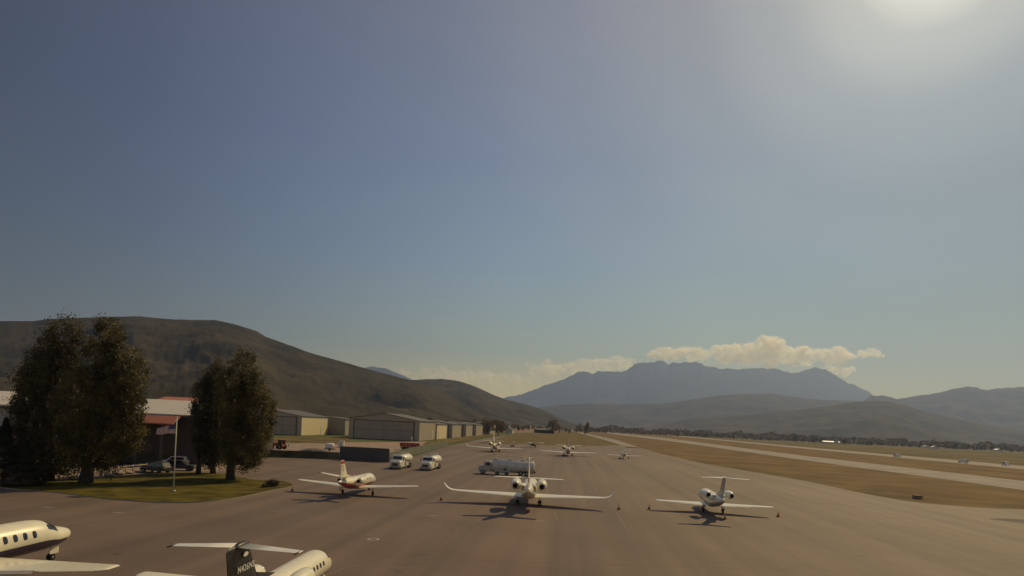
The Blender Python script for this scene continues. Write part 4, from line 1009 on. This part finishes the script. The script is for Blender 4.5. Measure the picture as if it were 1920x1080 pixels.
c = G(1557, 831.6); o = empty('farm_building', (c.x, c.y, -.15), .05); tag(o, 'long bright white building beyond the fields, largest white roof in the valley', 'building')
wx = 32 * c.y / F
MB().box((0, 0, 2.2), (wx, 12, 4.4)).build('wall', hw, o); MB().prism([(-6.5, 4.4), (6.5, 4.4), (0, 6.6)], -wx / 2 - .5, wx / 2 + .5, 0, 'yz').build('roof', palroof, o)
MB().box((wx * .38, -2, 7.2), (wx * .14, 5, 1.8)).build('loft', hw, o)
c = G(1020, 812); o = empty('farm_shed', (c.x, c.y, -.15), .1); tag(o, 'long dark shed at the far end of the dirt field', 'shed')
MB().prism([(-7, 0), (7, 0), (7, 4.5), (0, 6.8), (-7, 4.5)], -14, 14, 0, 'yz').build('wall', darkwall, o); MB().prism([(-7.6, 4.6), (0, 7.1), (7.6, 4.6), (7.6, 4.75), (0, 7.3), (-7.6, 4.75)], -14.5, 14.5, 0, 'yz').build('roof', roofm, o)
o = suv('white vehicle parked on the dirt track beyond the hangar row', 954, 815, .4, white)

# ------------------------------------------------------------------ trees
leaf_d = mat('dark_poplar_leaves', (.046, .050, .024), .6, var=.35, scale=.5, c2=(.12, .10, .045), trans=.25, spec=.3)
leaf_l = mat('pale_poplar_leaves', (.060, .062, .024), .55, var=.35, scale=.5, c2=(.16, .13, .05), trans=.3, spec=.3)  # lighter leaf colour for two of the poplars
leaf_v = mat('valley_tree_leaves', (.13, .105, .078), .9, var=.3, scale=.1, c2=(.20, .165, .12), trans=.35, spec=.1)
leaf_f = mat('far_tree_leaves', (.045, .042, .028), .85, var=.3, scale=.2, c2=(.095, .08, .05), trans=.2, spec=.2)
bark = mat('grey_brown_bark', (.07, .055, .045), .9, var=.3, scale=3, bump=.5)
def leaf_mesh(name, lobes, n_clump, per, size, m_, parent, seed=1, cr=.8):
    rnd = random.Random(seed); v = []; f = []
    vols = [a * b_ * c_ for (_, (a, b_, c_)) in lobes]; tot = sum(vols)
    for (cen, rad), vv in zip(lobes, vols):
        for _ in range(max(4, int(n_clump * vv / tot))):
            while True:
                d = Vector((rnd.uniform(-1, 1), rnd.uniform(-1, 1), rnd.uniform(-1, 1)))
                if .12 < d.length < 1: break
            k = d.length ** .45 / d.length if rnd.random() < .75 else 1
            d = d * k
            pc = Vector((cen[0] + d.x * rad[0], cen[1] + d.y * rad[1], cen[2] + d.z * rad[2])); r0 = cr * rnd.uniform(.55, 1.35)
            for _ in range(int(per * rnd.uniform(.6, 1.4))):
                q = Vector((rnd.gauss(0, .45), rnd.gauss(0, .45), rnd.gauss(0, .6))) * r0; p = pc + q
                n = Vector((rnd.gauss(0, 1), rnd.gauss(0, 1), rnd.gauss(0, 1))).normalized(); u = n.orthogonal().normalized(); w = n.cross(u); s = size * rnd.uniform(.6, 1.3)
                i = len(v); v += [p - u * s * .5, p + w * s * .38, p + u * s * .5, p - w * s * .38]; f.append((i, i + 1, i + 2, i + 3))
    me = bpy.data.meshes.new(name); me.from_pydata(v, [], f); me.materials.append(m_); me.update()
    o = bpy.data.objects.new(name, me); COL.objects.link(o); o.parent = parent; KIDS.setdefault(parent.name, []).append(o); return o
def big_tree(label, base_px, lobes_px, tr, m_, nclump, seed, trunk_top_px=None, size=.24, per=78, name='poplar_tree'):
    c = G(*base_px); D = c.y; o = empty(name, (c.x, c.y, 0)); tag(o, label, 'tree')
    rnd = random.Random(seed); lobes = []
    for (px, py, rx, rz_) in lobes_px:
        p = P(px, py, D); sx = rx * D / F; sz = rz_ * D / F
        lobes.append(((p.x - c.x, rnd.uniform(-.5, .5) * sx * .8, p.z), (sx, max(sx * .9, 2.0), sz)))
    b = MB(); tops = [l_[0] for l_ in lobes]; main = max(lobes, key=lambda q_: q_[0][2] + q_[1][2])
    tz = main[0][2] + main[1][2] * .6; pts = []
    for k in range(9):
        t = k / 8; pts.append((Vector((main[0][0] * t ** 1.4 + .12 * sin(k * 2 + seed), main[0][1] * t, tz * t)), tr * (1 - t) ** .8 + .05))
    b.rings([[p + Vector((r_ * (1.35 if k == 0 else 1) * cos(a), r_ * (1.35 if k == 0 else 1) * sin(a), 0)) for a in [2 * PI * q_ / 10 for q_ in range(10)]] for k, (p, r_) in enumerate(pts)])
    b.build('trunk', bark, o)
    lb = MB()
    for (cen, rad) in lobes:
        cen = Vector(cen)
        for z0 in (.25, .4):
            s = Vector((main[0][0] * (z0) ** 1.4, 0, tz * z0)); mid_ = (s + cen) / 2 + Vector((rnd.uniform(-.4, .4), rnd.uniform(-.4, .4), rnd.uniform(-.2, .5)))
            lb.cyl(s, mid_, tr * .42, tr * .26, n=7, caps=False); lb.cyl(mid_, cen + Vector((0, 0, rad[2] * .3)), tr * .26, .05, n=7, caps=False)
        for _ in range(10):
            d = Vector((rnd.uniform(-1, 1) * rad[0], rnd.uniform(-1, 1) * rad[1], rnd.uniform(-.2, 1) * rad[2])) * .75
            lb.cyl(cen + Vector((0, 0, -rad[2] * .3)), cen + d, tr * .12 + .02, .02, n=5, caps=False)
    lb.build('limbs', bark, o)
    leaf_mesh('crown', lobes, nclump, per, size, m_, o, seed)
    return o
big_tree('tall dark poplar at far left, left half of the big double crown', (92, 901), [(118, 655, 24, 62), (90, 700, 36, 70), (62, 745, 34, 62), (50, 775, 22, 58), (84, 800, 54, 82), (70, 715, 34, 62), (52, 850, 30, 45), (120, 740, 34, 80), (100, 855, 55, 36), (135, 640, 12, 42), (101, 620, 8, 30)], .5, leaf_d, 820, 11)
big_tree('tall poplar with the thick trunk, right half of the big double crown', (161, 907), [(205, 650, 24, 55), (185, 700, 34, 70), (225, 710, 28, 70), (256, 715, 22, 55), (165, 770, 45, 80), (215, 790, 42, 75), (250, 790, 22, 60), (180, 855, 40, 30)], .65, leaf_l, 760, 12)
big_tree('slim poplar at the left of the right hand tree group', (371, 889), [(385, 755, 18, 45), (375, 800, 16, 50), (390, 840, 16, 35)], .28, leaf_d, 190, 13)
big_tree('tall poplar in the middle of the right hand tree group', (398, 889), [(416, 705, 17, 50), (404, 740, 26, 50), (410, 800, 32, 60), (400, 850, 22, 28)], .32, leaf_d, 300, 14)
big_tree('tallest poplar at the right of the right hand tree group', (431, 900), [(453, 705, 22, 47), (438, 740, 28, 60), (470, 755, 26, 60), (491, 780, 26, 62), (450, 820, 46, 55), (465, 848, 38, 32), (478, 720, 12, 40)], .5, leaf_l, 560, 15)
def spruce(label, px, py, h, r_, seed):
    c = G(px, py); o = empty('spruce_tree', (c.x, c.y, 0)); tag(o, label, 'tree')
    MB().cyl((0, 0, 0), (0, 0, h * .95), .2, .03, n=8).build('trunk', bark, o)
    rnd = random.Random(seed); v = []; f = []
    for _ in range(9000):
        t = rnd.random() ** .8; a = rnd.uniform(0, 2 * PI); rr = r_ * (1 - t) ** .85 * (.55 + .45 * rnd.random()) * (1 + .15 * sin(t * 40)); p = Vector((rr * cos(a), rr * sin(a), .5 + t * (h - .5)))
        dd_ = Vector((cos(a), sin(a), -.35)).normalized(); sd_ = Vector((-sin(a), cos(a), rnd.uniform(-.4, .4))); s = .30; i = len(v)
        v += [p - dd_ * s * .6, p + sd_ * s * .2, p + dd_ * s * .8, p - sd_ * s * .2]; f.append((i, i + 1, i + 2, i + 3))
    me = bpy.data.meshes.new('crown'); me.from_pydata(v, [], f); me.materials.append(leaf_f); me.update()
    q_ = bpy.data.objects.new('crown', me); COL.objects.link(q_); q_.parent = o; KIDS.setdefault(o.name, []).append(q_); return o
spruce('dark pointed spruce at the left edge in front of the grey wall', 6, 912, 8.4, 2.0, 3)
spruce('lower dark spruce left of the edge of the lawn', 38, 912, 6.0, 2.4, 4)
def shrub(label, px, py, w, h, seed, m_=leaf_f, dn=60):
    c = G(px, py); o = empty('shrub', (c.x, c.y, .1)); tag(o, label, 'shrub')
    MB().cyl((0, 0, 0), (0, 0, h * .6), .06, .02, n=6).build('stem', bark, o)
    leaf_mesh('crown', [((0, 0, h * .5), (w / 2, w / 2, h / 2))], dn, 40, .13, m_, o, seed, .25)
shrub('low dark shrub near the right tip of the lawn', 511, 913, 1.6, .75, 5)
shrub('smallest dark shrub left of the other one on the lawn tip', 497, 915, .9, .4, 6, dn=20)
shrub('dark shrub below the left spruces', 60, 912, 3.0, 1.6, 7, dn=110)
# far trees: three kinds, copied along the tree lines
def far_proto(kind):
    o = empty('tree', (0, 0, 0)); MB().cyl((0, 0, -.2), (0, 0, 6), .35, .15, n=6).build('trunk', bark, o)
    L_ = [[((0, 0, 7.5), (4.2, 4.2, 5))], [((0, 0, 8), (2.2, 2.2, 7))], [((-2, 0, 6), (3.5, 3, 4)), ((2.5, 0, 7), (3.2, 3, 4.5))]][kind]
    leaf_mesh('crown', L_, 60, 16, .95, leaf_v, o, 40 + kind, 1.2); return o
protos = [far_proto(k) for k in range(3)]; first = [True] * 3
def far_tree(px, depth, h, label, group):
    k = random.randrange(3); p = P(px, HY + tan(ROLL) * (px - HX), depth); s = h / [12.5, 15, 11.5][k]
    if first[k]:
        o = protos[k]; first[k] = False; o.location = (p.x, p.y, -.1); o.rotation_euler = (0, 0, random.uniform(0, 6)); o.scale = (s, s, s)
    else: o = copy_tree(protos[k], (p.x, p.y, -.1), random.uniform(0, 6), sc=s)
    tag(o, label.replace('@', ['round crowned', 'slim upright', 'two lobed'][k]), 'tree', group); return o
for k in range(34): far_tree(762 + k * 5.4 + random.uniform(-3, 3), random.uniform(560, 900), random.uniform(9, 15.5), '@ dark tree in the line showing over the hangar roofs', 'trees behind the hangar row')
for k in range(9): far_tree(922 + k * 2.6, random.uniform(640, 760), random.uniform(11, 16), '@ dark tree at the clump right of the hangar row', 'trees at the end of the hangar row')
for k in range(26): far_tree(945 + k * 6 + random.uniform(-3, 3), random.uniform(900, 1600), random.uniform(7, 13), 'small @ tree among the far houses beyond the infield', 'trees among the far houses')
far_tree(1037, 900, 21, 'tall dark tree standing above the bright white house', 'x')['group'] = 'lone far trees'
far_tree(1101, 1100, 21, 'lone round tree at the end of the narrow taxiway', 'x')['group'] = 'lone far trees'
for k in range(150):
    px = 1110 + k * 5.6 + random.uniform(-4, 4)
    if px > 1945: break
    far_tree(px, random.uniform(1500, 2300), random.uniform(6, 14) * (1.0 if px < 1400 else 1.25), ('small @ tree in the far tree line left of the long bright building' if px < 1540 else 'small @ tree in the far tree line right of the long bright building'), 'trees in the valley tree line')
# far wood behind the line reads as one mass
v = []; f = []; rnd = random.Random(99)
for _ in range(9000):
    px = rnd.uniform(1080, 2050); d = rnd.uniform(1700, 2900); p = P(px, HY + tan(ROLL) * (px - HX), d)
    hmax = 17 + 11 * noise.noise(Vector((px * .03, 0, 0))) + 6 * noise.noise(Vector((px * .11, 3, 0))) + (4 if px > 1400 else 0)
    c = Vector((p.x, p.y, rnd.uniform(0, max(5, hmax)))); u = Vector((rnd.gauss(0, 1), rnd.gauss(0, 1), rnd.gauss(0, .6))).normalized(); w_ = u.orthogonal().normalized(); s = rnd.uniform(2, 5.5); i = len(v)
    v += [c - u * s, c + w_ * s, c + u * s, c - w_ * s]; f.append((i, i + 1, i + 2, i + 3))
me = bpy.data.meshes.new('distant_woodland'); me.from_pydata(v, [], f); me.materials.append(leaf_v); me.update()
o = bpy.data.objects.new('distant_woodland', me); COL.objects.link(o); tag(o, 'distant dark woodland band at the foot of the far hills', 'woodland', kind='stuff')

# ------------------------------------------------------------------ haze (inside: everything but sky and clouds)
def volume_mat(name, color, density, aniso):
    M = bpy.data.materials.new(name); M.use_nodes = True; t = M.node_tree; t.nodes.remove(t.nodes['Principled BSDF'])
    v_ = t.nodes.new('ShaderNodeVolumePrincipled'); v_.inputs['Color'].default_value = (*color, 1); v_.inputs['Density'].default_value = density; v_.inputs['Anisotropy'].default_value = aniso
    t.links.new(v_.outputs[0], t.nodes['Material Output'].inputs['Volume']); return M
hz = MB(); X0, X1, Y0, Y1, Z0, Z1 = -27000, 27000, -500, 19900, -2, 2600
hz.add([(X0, Y0, Z0), (X1, Y0, Z0), (X1, Y1, Z0), (X0, Y1, Z0), (X0, Y0, Z1), (X1, Y0, Z1), (X1, Y1, Z1), (X0, Y1, Z1)], [(3, 2, 1, 0), (4, 5, 6, 7), (0, 1, 5, 4), (1, 2, 6, 5), (2, 3, 7, 6), (3, 0, 4, 7)])
o = hz.build('haze', volume_mat('valley_haze', (.44, .58, .96), 5.0e-5, .45)); tag(o, kind='stuff')

# ------------------------------------------------------------------ clouds, beyond the haze box
def cloud(label, blobs, depth, seed, dens=.0036):
    rnd = random.Random(seed); b = MB()
    for (px, py, rx, ry, nb) in blobs:
        for _ in range(nb):
            a = rnd.uniform(0, 2 * PI); q_ = sqrt(rnd.random()); x, y = px + rx * q_ * cos(a), py + ry * q_ * sin(a)
            c = P(x, y, depth + rnd.uniform(-300, 300)); r_ = rnd.uniform(.5, .95) * ry * depth / F * (1.2 - .5 * q_)
            n, mm = 10, 6; b.rings([[(c.x + r_ * 1.5 * sin(PI * (j + .05) / (mm - .9)) * cos(w), c.y + r_ * sin(PI * (j + .05) / (mm - .9)) * sin(w), c.z + r_ * .8 * cos(PI * (j + .05) / (mm - .9))) for w in [2 * PI * k / n for k in range(n)]] for j in range(mm)])
    vm_ = volume_mat('cloud_vapour', (1.0, .97, .84), dens, .55); t = vm_.node_tree; pv = [x for x in t.nodes if x.type == 'PRINCIPLED_VOLUME'][0]
    ge = t.nodes.new('ShaderNodeNewGeometry'); nn_ = t.nodes.new('ShaderNodeTexNoise'); nn_.inputs['Scale'].default_value = .0045; nn_.inputs['Detail'].default_value = 5; nn_.inputs['Roughness'].default_value = .62
    mr = t.nodes.new('ShaderNodeMapRange'); mr.inputs['From Min'].default_value = .42; mr.inputs['From Max'].default_value = .66; mr.inputs['To Max'].default_value = dens * 3.0
    t.links.new(ge.outputs['Position'], nn_.inputs['Vector']); t.links.new(nn_.outputs['Fac'], mr.inputs['Value']); t.links.new(mr.outputs['Result'], pv.inputs['Density']); vm_.cycles.volume_step_rate = .35
    o = b.build('cloud', vm_); tag(o, label, 'cloud', 'clouds over the far mountain')
    rm = o.modifiers.new('remesh', 'REMESH'); rm.mode = 'VOXEL'; rm.voxel_size = 90
    tx = bpy.data.textures.new('puff', 'CLOUDS'); tx.noise_scale = 420; tx.noise_depth = 4; dm = o.modifiers.new('puff', 'DISPLACE'); dm.texture = tx; dm.strength = 480; dm.mid_level = .5; dm.texture_coords = 'GLOBAL'
    return o
cloud('longest cream cloud heaped over the right half of the far mountain', [(1230, 664, 20, 9, 10), (1290, 661, 45, 8, 18), (1370, 656, 45, 10, 22), (1440, 648, 30, 16, 26), (1490, 664, 45, 14, 28), (1560, 668, 45, 12, 24), (1440, 675, 90, 12, 30), (1260, 664, 60, 9, 34), (1330, 662, 70, 10, 40), (1420, 664, 90, 14, 40), (1520, 668, 80, 12, 34), (1570, 696, 30, 9, 10)], 26500, 1)
cloud('small separate cloud to the right of the longest cloud', [(1630, 663, 22, 8, 14), (1648, 670, 14, 6, 6)], 26500, 2, .003)
cloud('thin cloud between the two peaks left of the summit', [(1035, 693, 48, 13, 26), (1090, 692, 55, 12, 24), (1155, 680, 42, 12, 22), (1115, 684, 60, 12, 18)], 26500, 3, .0016)
cloud('faint low cloud above the valley gap', [(790, 698, 50, 11, 20), (860, 706, 65, 13, 24), (940, 714, 60, 14, 24), (900, 712, 90, 14, 24)], 26500, 4, .0012)
